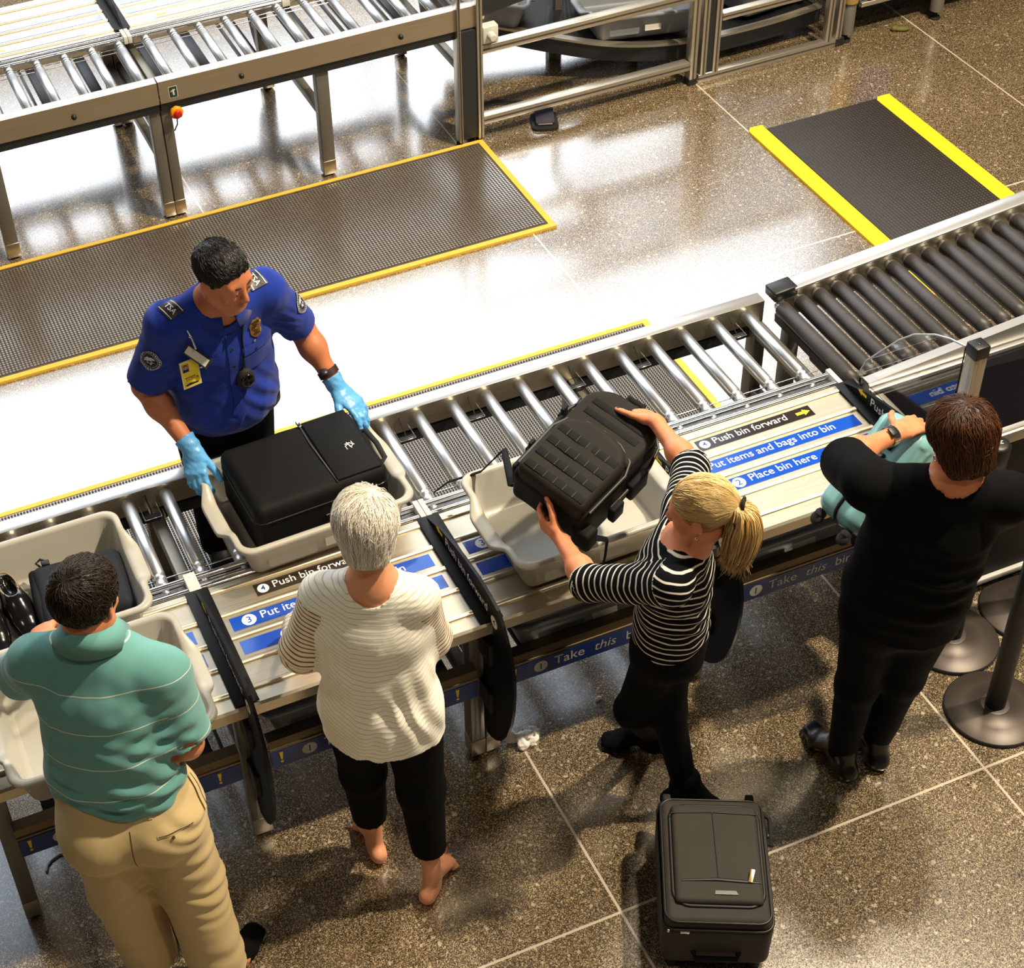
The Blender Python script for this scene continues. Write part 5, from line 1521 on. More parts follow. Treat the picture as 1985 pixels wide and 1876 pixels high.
# collar, placket, pockets
def collar(s_, J, Mh_bf, r, h, tilt, mat_, parent, o, open_=.5, name='collar', t=.006, rise=-.012):
    nb = V3(J['neck']); b = MB(); n = 28; rings = []
    f = unit((Mh_bf[0], Mh_bf[1], 0)); sd = np.array([f[1], -f[0], 0])
    a0 = open_
    for k in range(n + 1):
        a = a0 + (2 * PI - 2 * a0) * k / n
        d = f * math.cos(a) + sd * math.sin(a)
        front = (math.cos(a) + 1) / 2
        base = nb + d * r + (0, 0, rise) + V3(Mh_bf) * .006 - np.array((0, 0, 1)) * front * tilt
        top = base + np.array((0, 0, h * (.75 + .25 * (1 - front)))) - d * .006
        out = base + d * (.022 + .012 * front) - np.array((0, 0, .012 + .02 * front))
        rings.append([tuple(x - V3(o)) for x in (base - d * t, top - d * t * .4, top + d * t * .6, out + d * t * .5, out, base + d * .002)])
    b.rings(rings, 0, True, True, True, True)
    return b.build(name, mat_, parent)
collar(SH, J, (0.05, -1, -.1), .064, .038, .040, blue, shirt, o, .26, rise=.004)
dark_blue = cloth('blue cloth seam', (20, 40, 122), var=.05)
d = Decal(SH, (.965, 4.10, 1.20), (1, 0, 0), .002, o)
pl = Decal(SH, (.960, 4.09, 1.16), (1, 0, 0), .0035, o); pl.rect(-.015, -.20, .015, .15, 0, 0, 12)
for y in (.10, .03, -.05, -.13): pl.disc(0, y, .0048, 1, .0025, 12)
pl.build('placket', [blue, M['black_plastic']], shirt)
for x in (.865, 1.045):
    pk = Decal(SH, (x, 4.09, 1.195), (1, 0, 0), .004, o); pk.rect(-.045, -.055, .045, .045, 0, 0, 6); pk.rect(-.048, .02, .048, .052, 0, .003, 6); pk.disc(0, .03, .005, 1, .0055, 12); pk.build('pocket', [blue, M['black_plastic']], shirt)
# shoulder slides with lettering, sleeve patches, badges
for c, rt in (((.808, 4.145, 1.425), (.32, -.95, 0)), ((1.078, 4.16, 1.43), (.25, -.95, 0))):
    ep = Decal(SH, c, rt, .004, o); ep.rect(-.032, -.028, .032, .028, 0, 0, 5)
    for y in (-.023, .021): ep.rect(-.031, y, .031, y + .0025, 1, .001, 3)
    ep.text('TSA', 0, -.009, .026, 1, .0014, 0); ep.build('shoulder_slide', [M['black_plastic'], M['white']], shirt)
def patch(c, rt):
    e = Decal(SH, c, rt, .003, o); e.disc(0, 0, .040, 0); e.disc(0, 0, .039, 1, .0008, 32, .0372); e.disc(0, 0, .0265, 1, .0008, 32, .0255)
    for k in range(26):
        a = 2 * PI * k / 26; e.rect(.0325 * math.cos(a) - .0022, .0325 * math.sin(a) - .0026, .0325 * math.cos(a) + .0022, .0325 * math.sin(a) + .0026, 1, .001, 1)
    e.poly([(0, .015), (.006, .017), (.018, .012), (.020, .002), (.010, .006), (.008, -.004), (.014, -.012), (.004, -.012), (0, -.020), (-.004, -.012), (-.014, -.012), (-.008, -.004), (-.010, .006), (-.020, .002), (-.018, .012), (-.006, .017)], 1, .0012)
    e.disc(0, -.003, .006, 0, .0018, 12)
    e.build('sleeve_patch', [mat('dark navy twill', (18, 24, 52), .7), mat('silver thread', (205, 205, 210), .5)], shirt)
patch((.715, 4.15, 1.245), (.55, -.83, 0)); patch((1.215, 4.20, 1.27), (.3, .95, 0))
gold = mat('gold badge metal', (214, 160, 84), .28, 1.)
b = Decal(SH, (1.055, 4.10, 1.295), (1, .1, 0), .004, o)
b.poly([(-.016, .022), (-.01, .034), (0, .03), (.01, .034), (.016, .022), (.024, .010), (.020, -.006), (.022, -.022), (.010, -.036), (0, -.04), (-.010, -.036), (-.022, -.022), (-.020, -.006), (-.024, .010)], 0)
b.disc(0, -.006, .014, 1, .002, 20, .011); b.disc(0, -.006, .008, 1, .002, 16); b.disc(0, -.006, .005, 0, .003, 12); b.rect(-.014, .012, .014, .017, 1, .002, 2); b.rect(-.012, -.029, .012, -.025, 1, .002, 2); b.build('gold_badge', [gold, mat('dark enamel', (60, 36, 18), .35)], shirt)
b = Decal(SH, (1.04, 4.10, 1.235), (1, 0, 0), .006, o); b.rect(-.003, -.012, .003, .022, 0, .0, 3); b.build('pen', M['alu_bright'], shirt)
b = MB()
cpos = snap(SH, (.808, 4.06, 1.205), 6, .026)[0] - V3(o)
V = frame(cpos, (.97, .1, .05), (.0, .12, 1.), (-.05, -1, .12))
b.box((-.030, -.047, -.001), (.030, .047, .001), 0, 0, V); b.box((-.027, -.044, .001), (.027, .044, .0016), 1, 0, V)
b.box((-.024, .010, .0016), (-.002, .038, .002), 2, 0, V); b.box((-.022, .010, .002), (-.004, .020, .0023), 5, 0, V)
b.lathe([(.0062, 0), (.0062, .0003)], (0, 0, 0), 16, 4, V @ T(-.013, .025, .0021)); b.lathe([(.0068, 0), (.0068, .0002)], (0, 0, 0), 16, 3, V @ T(-.013, .0285, .0020))
b.text('11/2018', V @ T(.002, -.022, .0019), .0125, 3, 'CENTER', .01); b.box((-.02, -.012, .0016), (.014, -.0095, .0019), 3, 0, V)
b.add([V @ Vector((x, y, .0018)) for x, y in ((-.022, -.034), (-.006, -.030), (.022, -.034), (.018, -.038), (-.02, -.039))], [(0, 1, 2, 3, 4)], 3)
b.build('id_badge', [mat('clear sleeve', (220, 215, 190), .2), mat('yellow card', (238, 214, 40), .5), mat('photo ground', (150, 130, 110), .5), M['black_plastic'], SKIN_A, dark_blue], shirt)
b = MB(); a1 = snap(SH, (.835, 4.12, 1.36), 6, .006)[0] - V3(o); b.tube([a1, a1 + V3((.008, -.012, -.03)), a1 + V3((.012, -.022, -.06))], .003, 8); b.sphere(a1 + V3((.004, -.006, -.02)), .006, 0, 10); b.build('badge_reel', M['alu_bright'], shirt)
b = MB(); V = frame(snap(SH, (.845, 4.06, 1.262), 6, .020)[0] - V3(o), (.62, -.15, -.75), (.75, .3, .6), (-.1, -.9, .4)); b.box((-.05, -.017, -.002), (.05, .017, .002), 0, .001, V); b.box((-.045, -.012, .002), (.04, .012, .0025), 1, 0, V); b.build('clear_holder', [M['dark_metal'], M['label_grey']], shirt)
b = Decal(SH, (.872, 4.09, 1.222), (.96, -.05, .28), .006, o); b.rect(-.030, -.0075, .030, .0075, 0, 0, 4); b.build('name_plate', M['alu_bright'], shirt)
# small round camera pouch on a black neck strap
b = MB(); c1 = snap(SH, (.995, 4.06, 1.125), 6, .012)[0] - V3(o)
b.sphere(c1, (.030, .020, .040), 0, 18); b.lathe([(.02, 0), (.021, .006), (.014, .008), (.013, .004), (0, .004)], c1 + V3((.002, -.016, .004)), 18, 1, frame((0, 0, 0), (1, 0, 0), (0, .2, 1), (0, -1, .2)))
b.build('lens_pouch', [M['rubber'], mat('dark glass', (8, 8, 10), .08)], shirt)
stp = [snap(SH, q, 6, .004)[0] - V3(o) for q in ((.995, 4.07, 1.165), (.998, 4.08, 1.22), (1.0, 4.09, 1.28), (1.005, 4.10, 1.34), (1.015, 4.13, 1.395), (1.025, 4.18, 1.43))]
b = MB(); b.tube(stp, .0055, 8, flat=.5); b.build('neck_strap', M['rubber'], shirt)
# trousers, belt, gloves, watch, shoes
lo, hi = bounds([J['HL'], J['HR'], J['AL'], J['AR'], (.97, 4.3, .9)], .24); lo[2] = 0.02
TR = garment(lo, hi, .0065, trouser_parts(J, (.972, 4.335, .93), .098, .080, .066, 1., None, (.178, .125)), fold_fn(11, .003, 20))
vs, Q = TR.mesh(1); np_obj('trousers', vs, Q, cloth('black trouser cloth', (9, 9, 11), var=.1, sheen=0, spec=.1), p, o)
b = MB(); n = 40
rg = [[( .972 - o[0] + (.177 + g) * math.cos(2 * PI * k / n), 4.318 - o[1] + (.138 + g) * math.sin(2 * PI * k / n), .868 - o[2] + z - .06 * math.sin(2 * PI * k / n) * .5) for k in range(n)] for g, z in ((-.004, -.018), (.004, -.018), (.004, .018), (-.004, .018))]
b.rings(rg + [rg[0]], 0); be = b.build('belt', M['black_plastic'], p)
b = MB(); b.box((.99 - o[0], 4.174 - o[1], .882), (1.035 - o[0], 4.182 - o[1], .918), 0, .003); b.build('buckle', M['alu_bright'], be)
glove = mat('blue nitrile', (98, 172, 230), .36, 0, noise=.06, nscale=40, bump=.35, bscale=90)
for g in 'LR':
    W = V3(J['W' + g]); E = V3(J['E' + g]); lo, hi = bounds([W, W + unit(hands[g]['d']) * .16], .12)
    s = SDF(lo, hi, .0032); hh = dict(hands[g]); hh['grow'] = .0022; add_hand(s, **hh)
    u = unit(E - W); s.seg(W - u * .01, W + u * .045, .0275, .034, None, .012, 1)
    s.disp(lambda P: .0011 * wob(P, 210, 6), .02)
    vs, Q = s.mesh(1); np_obj('glove', vs, Q, glove, p, o)
W, E = V3(J['WL']), V3(J['EL']); u = unit(E - W)
b = MB(); b.tube([W + u * .050 - V3(o), W + u * .072 - V3(o)], .0345, 24); wt = b.build('wrist_watch', mat('brown leather strap', (52, 30, 22), .5), p)
b = MB(); q = W + u * .061 + V3((-.02, -.022, .024)) - V3(o); b.sphere(q, (.016, .016, .008), 0, 14); b.build('watch_case', M['dark_metal'], wt)
for g in 'LR':
    s = SDF(V3(J['A' + g]) - (.2, .25, .09), V3(J['A' + g]) + (.2, .2, .1), .006); add_foot(s, J['A' + g], J['dT' + g], .006, False, .27); vs, Q = s.mesh(1)
    np_obj('shoe', vs, Q, M['black_plastic'], p, o)

# ================================================================== man in green polo
o = (.25, 2.95, 0)
J = dict(yoke=(.062, .066), head=(.268, 3.025, 1.485), neck=(.250, 3.0, 1.378), SL=(.112, 3.068, 1.283), SR=(.392, 2.905, 1.278), EL=(.07, 3.20, 1.12), ER=(.412, 2.875, 1.03), WL=(.145, 3.375, 1.03), WR=(.375, 3.115, .945),
         HL=(.160, 2.915, .82), HR=(.315, 2.875, .82), KL=(.165, 2.945, .45), KR=(.342, 2.875, .46), AL=(.195, 2.945, .085), AR=(.365, 2.82, .085),
         dfwd=(.66, .70, -.27), dTL=(.45, .9), dTR=(.75, .65), bf=(.42, .9, 0),
         torso=[((.225, 2.925, .885), .180, .122), ((.228, 2.935, .97), .180, .126), ((.238, 2.95, 1.08), .170, .122), ((.245, 2.975, 1.20), .172, .118), ((.248, 2.985, 1.27), .150, .092)])
p = start_person('man in striped green polo shirt and khaki trousers standing at bottom left', o)
hands = {'L': dict(w=J['WL'], d=(.28, .80, -.25), n=(-.3, .2, .9), th=(1, -.3, 0), curl=((24, 36, 24),) * 4, spread=5),
         'R': dict(w=J['WR'], d=(-.2, .9, -.2), n=(.3, .2, .9), th=(-1, -.2, 0), curl=((24, 36, 24),) * 4, spread=5)}
S0, Mh, _ = make_body(p, o, J, SKIN_B, .005, hands=hands, slim=.018, neck=.056, arm=1.05, head_sc=.88, jaw=1.05)
face_parts(p, o, J['head'], Mh, .88)
make_hair(p, o, J['head'], Mh, .88, 'short', hair_material('dark brown hair', (18, 12, 9), (54, 39, 27)), 5200, .05, .006, seed=5, rad=.0009, crown=(-.01, -.07, .085))
lo, hi = bounds([J['SL'], J['SR'], J['EL'], J['ER'], (.225, 2.92, .88), J['neck']], .23)
parts = torso_parts(J) + yoke_parts(J, .062, .066) + sleeve_parts(J, 'L', .9, .066, .070) + sleeve_parts(J, 'R', .86, .066, .072) + [neck_hole(J, .060, .02, .05)]
SH = garment(lo, hi, .005, parts, fold_fn(21, .0045, 20, (1, 1, .6), (((.30, 2.83, 1.0), (.5, 0, .85), .14, .0065, .055), ((.20, 2.80, .94), (.1, 0, 1), .12, .006, .05), ((.34, 2.85, 1.15), (-.3, 0, 1), .09, .005, .05), ((.10, 2.9, 1.0), (-.5, 0, .8), .08, .004, .05))))
vs, Q = SH.mesh(1)
pat, pat2, arm = arm_pattern(vs, J, drop=.12)
pat = pat + .014 + .03 * (vs[:, 0] - .24); pat2 = pat2 + .065
polo = stripe_cloth('green pique cotton', (104, 160, 156), (214, 222, 206), .105, .0030, wav=.006, var=.07, weave=1500, sheen=.25)
shirt = np_obj('polo_shirt', vs, Q, polo.m, p, o, {'pat': pat, 'pat2': pat2}, fattrs={'arm': face_mask(arm, Q)})
collar(SH, J, (.5, .86, -.1), .068, .046, .03, cloth('green collar rib', (108, 166, 160), var=.06), shirt, o, .35, rise=.026)
lo, hi = bounds([J['HL'], J['HR'], J['AL'], J['AR'], (.225, 2.9, .93)], .25); lo[2] = .02
parts = trouser_parts(J, (.226, 2.93, .94), .108, .092, .080, .98, None, (.178, .120), (.055, -.02, .095))
cr = (((.37, 2.80, .62), (.5, 0, .85), .10, .0045, .06), ((.385, 2.82, .47), (.35, 0, .95), .10, .0045, .052), ((.18, 2.86, .5), (-.4, 0, .9), .08, .003, .06), ((.39, 2.80, .2), (.3, 0, 1), .10, .0035, .07), ((.36, 2.80, .82), (.7, 0, .7), .09, .004, .05))
TR = garment(lo, hi, .0055, parts, fold_fn(31, .0045, 16, (1, 1, .5), cr))
vs, Q = TR.mesh(1); khaki = cloth('khaki cotton twill', (198, 174, 126), var=.06, weave=1400, sheen=.1)
tro = np_obj('trousers', vs, Q, khaki, p, o)
kd = mat('khaki shadow gap', (60, 44, 24), .8)
d = Decal(TR, (.315, 2.78, .845), (.9, -.1, .12), .0015, o); d.rect(-.055, -.006, .055, .006, 0, .0, 8); d.rect(-.052, -.0012, .052, .0012, 1, .002, 8); d.disc(-.012, -.012, .005, 1, .002, 10); d.build('back_pocket', [khaki, kd], tro)
d = Decal(TR, (.40, 2.84, .875), (.15, .4, 1), .003, o); d.rect(-.05, -.009, .055, .009, 0, .002, 8); d.rect(-.05, -.010, .055, -.007, 1, .003, 6); d.build('side_pocket', [khaki, kd], tro)
for c in ((.27, 2.79, .925),):
    d = Decal(TR, c, (1, -.1, 0), .003, o); d.rect(-.006, -.022, .006, .022, 0, 0, 4); d.build('belt_loop', khaki, tro)
d = Decal(TR, (.222, 2.79, .80), (1, -.2, 0), .0008, o); d.rect(-.001, -.07, .001, .10, 0, 0, 8); d.build('back_seam', kd, tro)
sock = cloth('black sock knit', (9, 9, 10), var=.15, sheen=0, spec=.1)
for g in 'LR':
    s = SDF(V3(J['A' + g]) - (.25, .25, .09), V3(J['A' + g]) + (.25, .25, .12), .006); add_foot(s, J['A' + g], J['dT' + g], .003, False, .27); vs, Q = s.mesh(1); np_obj('sock', vs, Q, sock, p, o)

# ================================================================== woman in white top
o = (.98, 2.98, 0)
J = dict(yoke=(.050, .050), head=(.992, 3.03, 1.425), neck=(.982, 2.99, 1.295), SL=(.866, 3.06, 1.202), SR=(1.085, 2.94, 1.207), EL=(.80, 3.10, .975), ER=(1.135, 3.005, .965), WL=(.86, 3.30, .87), WR=(1.10, 3.22, .86),
         HL=(.905, 3.015, .78), HR=(1.045, 2.945, .78), KL=(.925, 3.05, .44), KR=(1.055, 2.92, .44), AL=(.945, 3.075, .08), AR=(1.052, 2.865, .08),
         dfwd=(.30, .90, -.30), dTL=(.05, 1), dTR=(.75, .72), bf=(.42, .9, 0),
         torso=[((.975, 2.975, .70), .172, .135), ((.975, 2.98, .80), .168, .130), ((.975, 2.985, .95), .145, .110), ((.977, 2.99, 1.10), .146, .106), ((.978, 2.99, 1.18), .126, .083)])
p = start_person('barefoot woman with short silver hair in cream striped top and black capri trousers', o)
hands = {'L': dict(w=J['WL'], d=(.35, .8, -.4), n=(-.2, .4, .8), th=(1, -.3, 0)), 'R': dict(w=J['WR'], d=(-.35, .85, -.4), n=(.2, .4, .8), th=(-1, -.3, 0))}
S0, Mh, _ = make_body(p, o, J, SKIN_C, .005, hands=hands, slim=.020, neck=.046, arm=.92, leg=.92, head_sc=.82, bare=(True, True))
for q, f_ in TOES:
    b = MB(); b.sphere(V3(q) - V3(o), (.0055, .0055, .002), 0, 8); b.build('toenail', mat('blue nail varnish', (40, 90, 120), .25), p)
face_parts(p, o, J['head'], Mh, .82, brow=(150, 140, 125))
make_hair(p, o, J['head'], Mh, .82, 'pixie', hair_material('silver blond hair', (206, 190, 160), (255, 250, 240), .4, .6), 7500, .12, .012, seed=8, rad=.0010, crown=(.03, -.02, .12), messy=.20)
for g in (-1, 1):
    b = MB(); q = V3(J['head']) + Mh @ (np.array((g * .081, .0, -.045)) * .82) - V3(o); b.sphere(q, .005, 0, 10); b.build('earring', M['alu_bright'], p)
lo, hi = bounds([J['SL'], J['SR'], J['EL'], J['ER'], J['WL'], J['WR'], (.975, 2.975, .70)], .23)
parts = torso_parts(J) + yoke_parts(J, .050, .050) + sleeve_parts(J, 'L', 1.72, .054, .058, .054) + sleeve_parts(J, 'R', 1.72, .054, .058, .054) + [neck_hole(J, .066, -.012, .05)]
fw = fold_fn(41, .0045, 18, (1.2, 1.2, .35), (((1.05, 2.87, .86), (1, 0, .3), .12, .006, .06), ((.9, 2.87, .82), (1, 0, -.3), .12, .005, .065)))
SH = garment(lo, hi, .005, parts, lambda P: fw(P) + .0008 * np.sin(P[..., 2] * 2 * PI / .0165 + 2.0 * wob(P, 9, 4)))
vs, Q = SH.mesh(1)
pat, pat2, arm = arm_pattern(vs, J)
t = stripe_cloth('cream ribbed jersey', (252, 247, 234), (206, 192, 160), .0165, .0022, wav=.010, soft=.5, var=.05, sheen=.2, weave=700)
old = t.p.inputs['Base Color'].links[0].from_socket
f = t.math('FRACT', t.math('DIVIDE', t.attr('pat2').outputs['Fac'], .0165))
m = t.ramp(f, [(.0, srgb(240, 226, 200)), (.66, srgb(240, 226, 200)), (.70, srgb(112, 76, 54)), (.97, srgb(112, 76, 54)), (1., srgb(240, 226, 200))])
t.set(Base_Color=t.mix(t.attr('arm').outputs['Fac'], old, m))
np_obj('striped_top', vs, Q, t.m, p, o, {'pat': pat, 'pat2': pat2}, fattrs={'arm': face_mask(arm, Q)})
lo, hi = bounds([J['HL'], J['HR'], J['AL'], J['AR'], (.975, 2.98, .8)], .22); lo[2] = .08
TR = garment(lo, hi, .0055, trouser_parts(J, (.976, 2.98, .86), .092, .068, .052, .68, None, (.152, .112)), fold_fn(51, .003, 20))
vs, Q = TR.mesh(1); tr_ = np_obj('capri_trousers', vs, Q, cloth('black stretch cotton', (8, 8, 9), var=.12, sheen=0, spec=.1), p, o)
for k in range(16):
    z = .205 + .011 * k; K = V3(J['KR']); A = V3(J['AR']); c = K + (A - K) * ((.44 - z) / .36)
    b = MB(); q = snap(TR, c + V3((.07, .0, 0)), 6, .002)[0] - V3(o); b.sphere(q, (.0035, .0045, .0035), 0, 8); b.build('sequin', M['alu_bright'], tr_)

# ================================================================== blonde woman reaching over the bin
o = (1.84, 2.87, 0)
J = dict(yoke=(.048, .048), head=(1.815, 2.765, 1.375), neck=(1.795, 2.785, 1.265), SL=(1.700, 2.690, 1.215), SR=(1.865, 2.925, 1.225), EL=(1.592, 2.945, 1.035), ER=(1.985, 3.095, 1.185), WL=(1.622, 3.175, .985), WR=(1.992, 3.315, 1.185),
         HL=(1.772, 2.825, .80), HR=(1.835, 2.905, .80), KL=(1.755, 2.935, .42), KR=(1.845, 2.890, .43), AL=(1.905, 3.080, .085), AR=(1.890, 2.820, .10),
         dfwd=(-.70, .68, -.22), dup=(.0, 0, 1), dTL=(-.86, .5), dTR=(.55, -.45), bf=(-.78, .62, 0),
         torso=[((1.812, 2.865, .79), .132, .108), ((1.810, 2.855, .88), .124, .102), ((1.800, 2.835, 1.0), .120, .096), ((1.785, 2.815, 1.12), .126, .098), ((1.782, 2.805, 1.19), .112, .078)])
p = start_person('blonde woman with ponytail in black and white striped top holding the black backpack', o)
hands = {'L': dict(w=J['WL'], d=(-.22, .72, .05), n=(-.86, -.25, -.25), th=(.1, -.3, .9), curl=((30, 35, 20), (32, 35, 20), (34, 36, 22), (36, 38, 24)), spread=5, sc=.88, tdir=(.05, .55, .80)),
         'R': dict(w=J['WR'], d=(-.06, .92, -.26), n=(.35, .25, .90), th=(-1, .0, .2), curl=((30, 45, 35), (32, 48, 35), (34, 50, 35), (36, 52, 35)), spread=5, sc=.88, tdir=(-.62, .75, .1))}
S0, Mh, tips = make_body(p, o, J, SKIN_B, .0048, hands=hands, slim=.016, neck=.043, arm=.90, leg=.90, head_sc=.83, jaw=.92)
face_parts(p, o, J['head'], Mh, .83, brow=(120, 90, 50))
nail = mat('dark purple nail varnish', (40, 24, 96), .2)
for g in 'LR':
    for q, v, nn in tips[g]:
        b = MB(); b.sphere(V3(q) - V3(o), (.0065, .0048, .002), 0, 10, Matrix(np.stack([unit(v), unit(np.cross(nn, v)), unit(nn)], 1).tolist())); b.build('fingernail', nail, p)
# ponytail
hm = hair_material('blonde hair', (150, 106, 48), (240, 206, 140), .36, .6)
hc = V3(J['head']); Wp = lambda x, y, z: hc + Mh @ (np.array((x, y, z)) * .83)
pb = Wp(0, -.118, .035)
line = np.array([pb, pb + V3((.016, -.022, -.006)), pb + V3((.014, -.034, -.05)), pb + V3((.004, -.034, -.12)), pb + V3((-.006, -.026, -.185))])
rs = np.random.RandomState(3); nS = 2600; u = np.linspace(0, 1, 11)
base = np.stack([np.interp(u, np.linspace(0, 1, 5), line[:, k]) for k in range(3)], 1)
th_ = rs.uniform(0, 2 * PI, nS); rr = np.sqrt(rs.uniform(0, 1, nS)); prof = np.interp(u, [0, .12, .35, .6, .85, 1], [.011, .024, .038, .044, .037, .022])
a = unit((.6, .8, 0)); bb = unit((-.5, .35, .2))
pth = base[None] + (np.cos(th_) * rr)[:, None, None] * prof[None, :, None] * a + (np.sin(th_) * rr)[:, None, None] * prof[None, :, None] * bb + rs.normal(size=(nS, 1, 3)) * .002 * u[None, :, None] * 3
pth[:, -1] += rs.normal(size=(nS, 3)) * .012
tv, tf = tubes_np(pth, .0017 * rs.uniform(.7, 1.2, nS)); trn = np.repeat(rs.uniform(0, 1, nS), 33)
core = SDF(line.min(0) - .08, line.max(0) + .08, .005); core.chain(list(base[4::2]), list(prof[4::2] * .6), None, .02); core.disp(lambda P: .003 * wob(P * (1, 1, .25), 120, 2), .03)
cvv, cq = core.mesh(1)
make_hair(p, o, J['head'], Mh, .83, 'pull', hm, 5200, .13, .002, seed=12, rad=.0011, messy=.10,
          tail=(np.concatenate([tv, cvv]), np.concatenate([tf, cq + len(tv)]), np.concatenate([trn, .35 + .25 * wob(cvv * (1, 1, .3), 150, 4)])))
b = MB(); V = frame(pb + V3((.014, -.011, 0)) - V3(o), (.0, 0, 1), (.62, .78, 0), (.78, -.62, 0)); b.tube([V @ Vector((.017 * math.cos(t_), .017 * math.sin(t_), 0)) for t_ in np.linspace(0, 2 * PI, 20)], .005, 8); b.build('hair_tie', M['rubber'], p)
b = MB(); q = Wp(-.081, .0, -.048) - V3(o); b.sphere(q, .005, 0, 10); b.build('earring', M['alu_bright'], p)
lo, hi = bounds([J['SL'], J['SR'], J['EL'], J['ER'], J['WL'], (1.83, 2.87, .76)], .2)
parts = torso_parts(J) + yoke_parts(J, .048, .048) + sleeve_parts(J, 'L', 1.03, .052, .052, .050) + sleeve_parts(J, 'R', 1.03, .052, .050, .048) + [neck_hole(J, .056, .01, -.014)]
SH = garment(lo, hi, .005, parts, fold_fn(61, .004, 22, (1, 1, .5), (((1.80, 2.75, .95), (.3, .2, 1), .12, .006, .05), ((1.86, 2.78, .9), (.2, .2, 1), .10, .005, .045), ((1.68, 2.75, 1.15), (.5, .5, .7), .07, .004, .035))))
vs, Q = SH.mesh(1)
pat, pat2, arm = arm_pattern(vs, J)
st = stripe_cloth('black jersey with white stripes', (9, 9, 13), (226, 220, 206), .0235, .0052, wav=.012, soft=.25, var=.1, sheen=0, spec=.1)
np_obj('striped_top', vs, Q, st.m, p, o, {'pat': pat, 'pat2': pat2}, fattrs={'arm': face_mask(arm, Q)})
blk = cloth('black leggings', (7, 7, 8), var=.12, sheen=0, spec=.1)
lo, hi = bounds([J['HL'], J['HR'], J['AL'], J['AR'], (1.82, 2.86, .85)], .22); lo[2] = .02
TR = garment(lo, hi, .0055, trouser_parts(J, (1.822, 2.862, .86), .074, .054, .038, 1., None, (.118, .098), (.05, -.02, .062)), fold_fn(71, .002, 20))
vs, Q = TR.mesh(1); np_obj('leggings', vs, Q, blk, p, o)
for g in 'LR':
    s = SDF(V3(J['A' + g]) - (.25, .25, .11), V3(J['A' + g]) + (.25, .25, .12), .0055); add_foot(s, J['A' + g], J['dT' + g], .002, False, .215); vs, Q = s.mesh(1); np_obj('sock', vs, Q, sock, p, o)

# ================================================================== woman in black
o = (2.48, 2.73, 0)
J = dict(yoke=(.052, .052), head=(2.548, 2.690, 1.405), neck=(2.530, 2.655, 1.300), SL=(2.365, 2.800, 1.220), SR=(2.67, 2.590, 1.220), EL=(2.42, 2.985, 1.135), ER=(2.76, 2.74, 1.0), WL=(2.640, 3.035, 1.115), WR=(2.83, 2.92, .95),
         HL=(2.405, 2.735, .78), HR=(2.555, 2.665, .78), KL=(2.410, 2.735, .43), KR=(2.55, 2.705, .43), AL=(2.415, 2.755, .08), AR=(2.535, 2.750, .08),
         dfwd=(.10, .95, -.35), dTL=(.0, 1), dTR=(.15, 1), bf=(.45, .88, 0),
         torso=[((2.478, 2.695, .735), .170, .135), ((2.485, 2.695, .87), .176, .140), ((2.50, 2.69, 1.0), .172, .132), ((2.512, 2.685, 1.12), .172, .120), ((2.520, 2.68, 1.19), .155, .095)])
p = start_person('woman with short brown hair dressed all in black lifting the teal suitcase', o)
hands = {'L': dict(w=J['WL'], d=(.92, .25, -.12), n=(.0, -.1, 1), th=(-.2, 1, 0), curl=((20, 36, 24),) * 4, sc=.95), 'R': dict(w=J['WR'], d=(.1, .9, -.2), n=(.9, 0, .3), th=(-.2, .3, 1), curl=((30, 40, 30),) * 4, sc=.95)}
S0, Mh, _ = make_body(p, o, J, SKIN_B, .005, hands=hands, slim=.02, neck=.054, arm=1.0, head_sc=.87)
face_parts(p, o, J['head'], Mh, .87)
make_hair(p, o, J['head'], Mh, .87, 'bob', hair_material('auburn brown hair', (30, 16, 8), (96, 54, 24)), 6000, .085, .008, seed=15, rad=.0010, crown=(.0, -.04, .11), messy=.22)
for g in (-1, 1):
    b = MB(); q = V3(J['head']) + Mh @ (np.array((g * .082, .0, -.05)) * .87) - V3(o); b.tube([q + V3((0, .007 * math.cos(t_), .007 * math.sin(t_))) for t_ in np.linspace(0, 2 * PI, 14)], .002, 6); b.build('earring', M['alu_bright'], p)
lo, hi = bounds([J['SL'], J['SR'], J['EL'], J['ER'], (2.47, 2.7, .74)], .24)
parts = torso_parts(J) + yoke_parts(J, .060, .058) + sleeve_parts(J, 'L', .98, .074, .072) + sleeve_parts(J, 'R', .95, .072, .068) + [neck_hole(J, .060, -.004, .0)]
SH = garment(lo, hi, .0055, parts, fold_fn(81, .005, 17, (1, 1, .5), (((2.45, 2.56, .95), (.2, 0, 1), .15, .006, .07),)))
vs, Q = SH.mesh(1); np_obj('tunic_top', vs, Q, cloth('black knit', (8, 8, 9), var=.15, sheen=0, spec=.1), p, o)
lo, hi = bounds([J['HL'], J['HR'], J['AL'], J['AR'], (2.48, 2.7, .85)], .25); lo[2] = .02
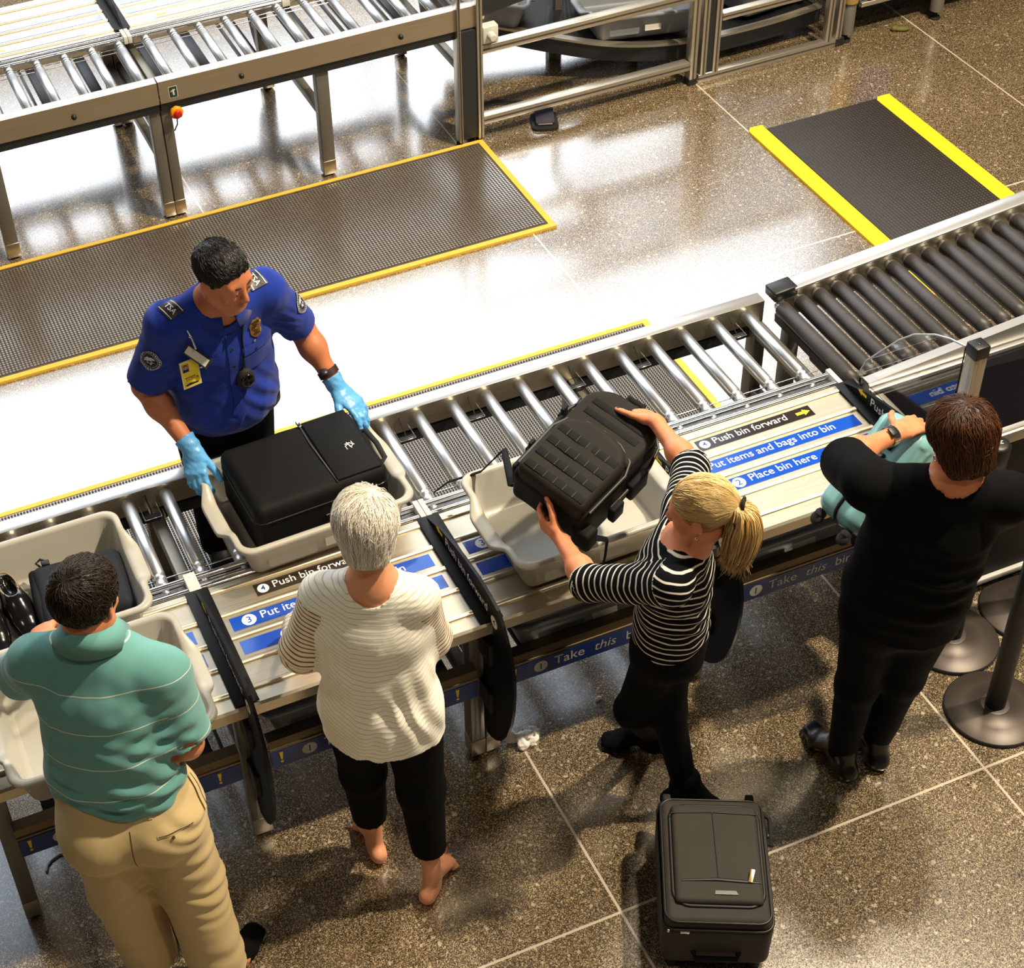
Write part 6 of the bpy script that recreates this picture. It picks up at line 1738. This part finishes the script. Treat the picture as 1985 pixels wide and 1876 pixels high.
TR = garment(lo, hi, .006, trouser_parts(J, (2.475, 2.70, .86), .092, .060, .046, 1.02, None, (.150, .115)), fold_fn(91, .004, 18))
vs, Q = TR.mesh(1); np_obj('trousers', vs, Q, cloth('black trousers', (7, 7, 8), var=.12, sheen=0, spec=.1), p, o)
for g in 'LR':
    s = SDF(V3(J['A' + g]) - (.25, .25, .09), V3(J['A' + g]) + (.25, .25, .12), .006); add_foot(s, J['A' + g], J['dT' + g], .004, False, .24); vs, Q = s.mesh(1)
    so = np_obj('shoe', vs, Q, mat('black shoe leather', (14, 14, 18), .25), p, o)
W, E = V3(J['WL']), V3(J['EL']); u = unit(E - W)
b = MB(); b.tube([W + u * .02 - V3(o), W + u * .042 - V3(o)], .031, 24); wt = b.build('wrist_watch', M['alu_bright'], p)
b = MB(); b.box((-.014, -.014, 0), (.014, .014, .008), 0, .003, frame(W + u * .031 + V3((-.004, -.012, .028)) - V3(o), u, np.cross((0, -.4, .9), u), (0, -.4, .9))); b.build('watch_case', M['black_plastic'], wt)
# ------------------------------------------------------------------ light: hall lamps and the dim hall around
def lamp(name, loc, target, power, size, col=(1, .86, .65), spread=PI):
    l = bpy.data.lights.new(name, 'AREA'); l.shape = 'DISK'; l.size = size; l.energy = power; l.color = col; l.spread = spread
    o = bpy.data.objects.new(name, l); COL.objects.link(o)
    o.location = loc; o.rotation_euler = (Vector(target) - Vector(loc)).to_track_quat('-Z', 'Y').to_euler()
    return o
lamp('hall_lamp_right', (5.4, 2.3, 8.2), (1.6, 2.9, .6), 1000, .30)
lamp('hall_lamp_near', (2.6, -1.0, 8.5), (1.6, 2.9, .6), 100, .5)
lamp('hall_lamp_left', (-3.0, 2.0, 8.5), (.6, 4.0, .6), 40, .8)
lamp('hall_lamp_far', (4.6, 4.4, 8.0), (4.6, 6.2, 0), 430, .6)
w = bpy.data.worlds.new('hall'); w.use_nodes = True; SC.world = w
bg = w.node_tree.nodes['Background']; bg.inputs['Color'].default_value = (1., .86, .68, 1); bg.inputs['Strength'].default_value = .05
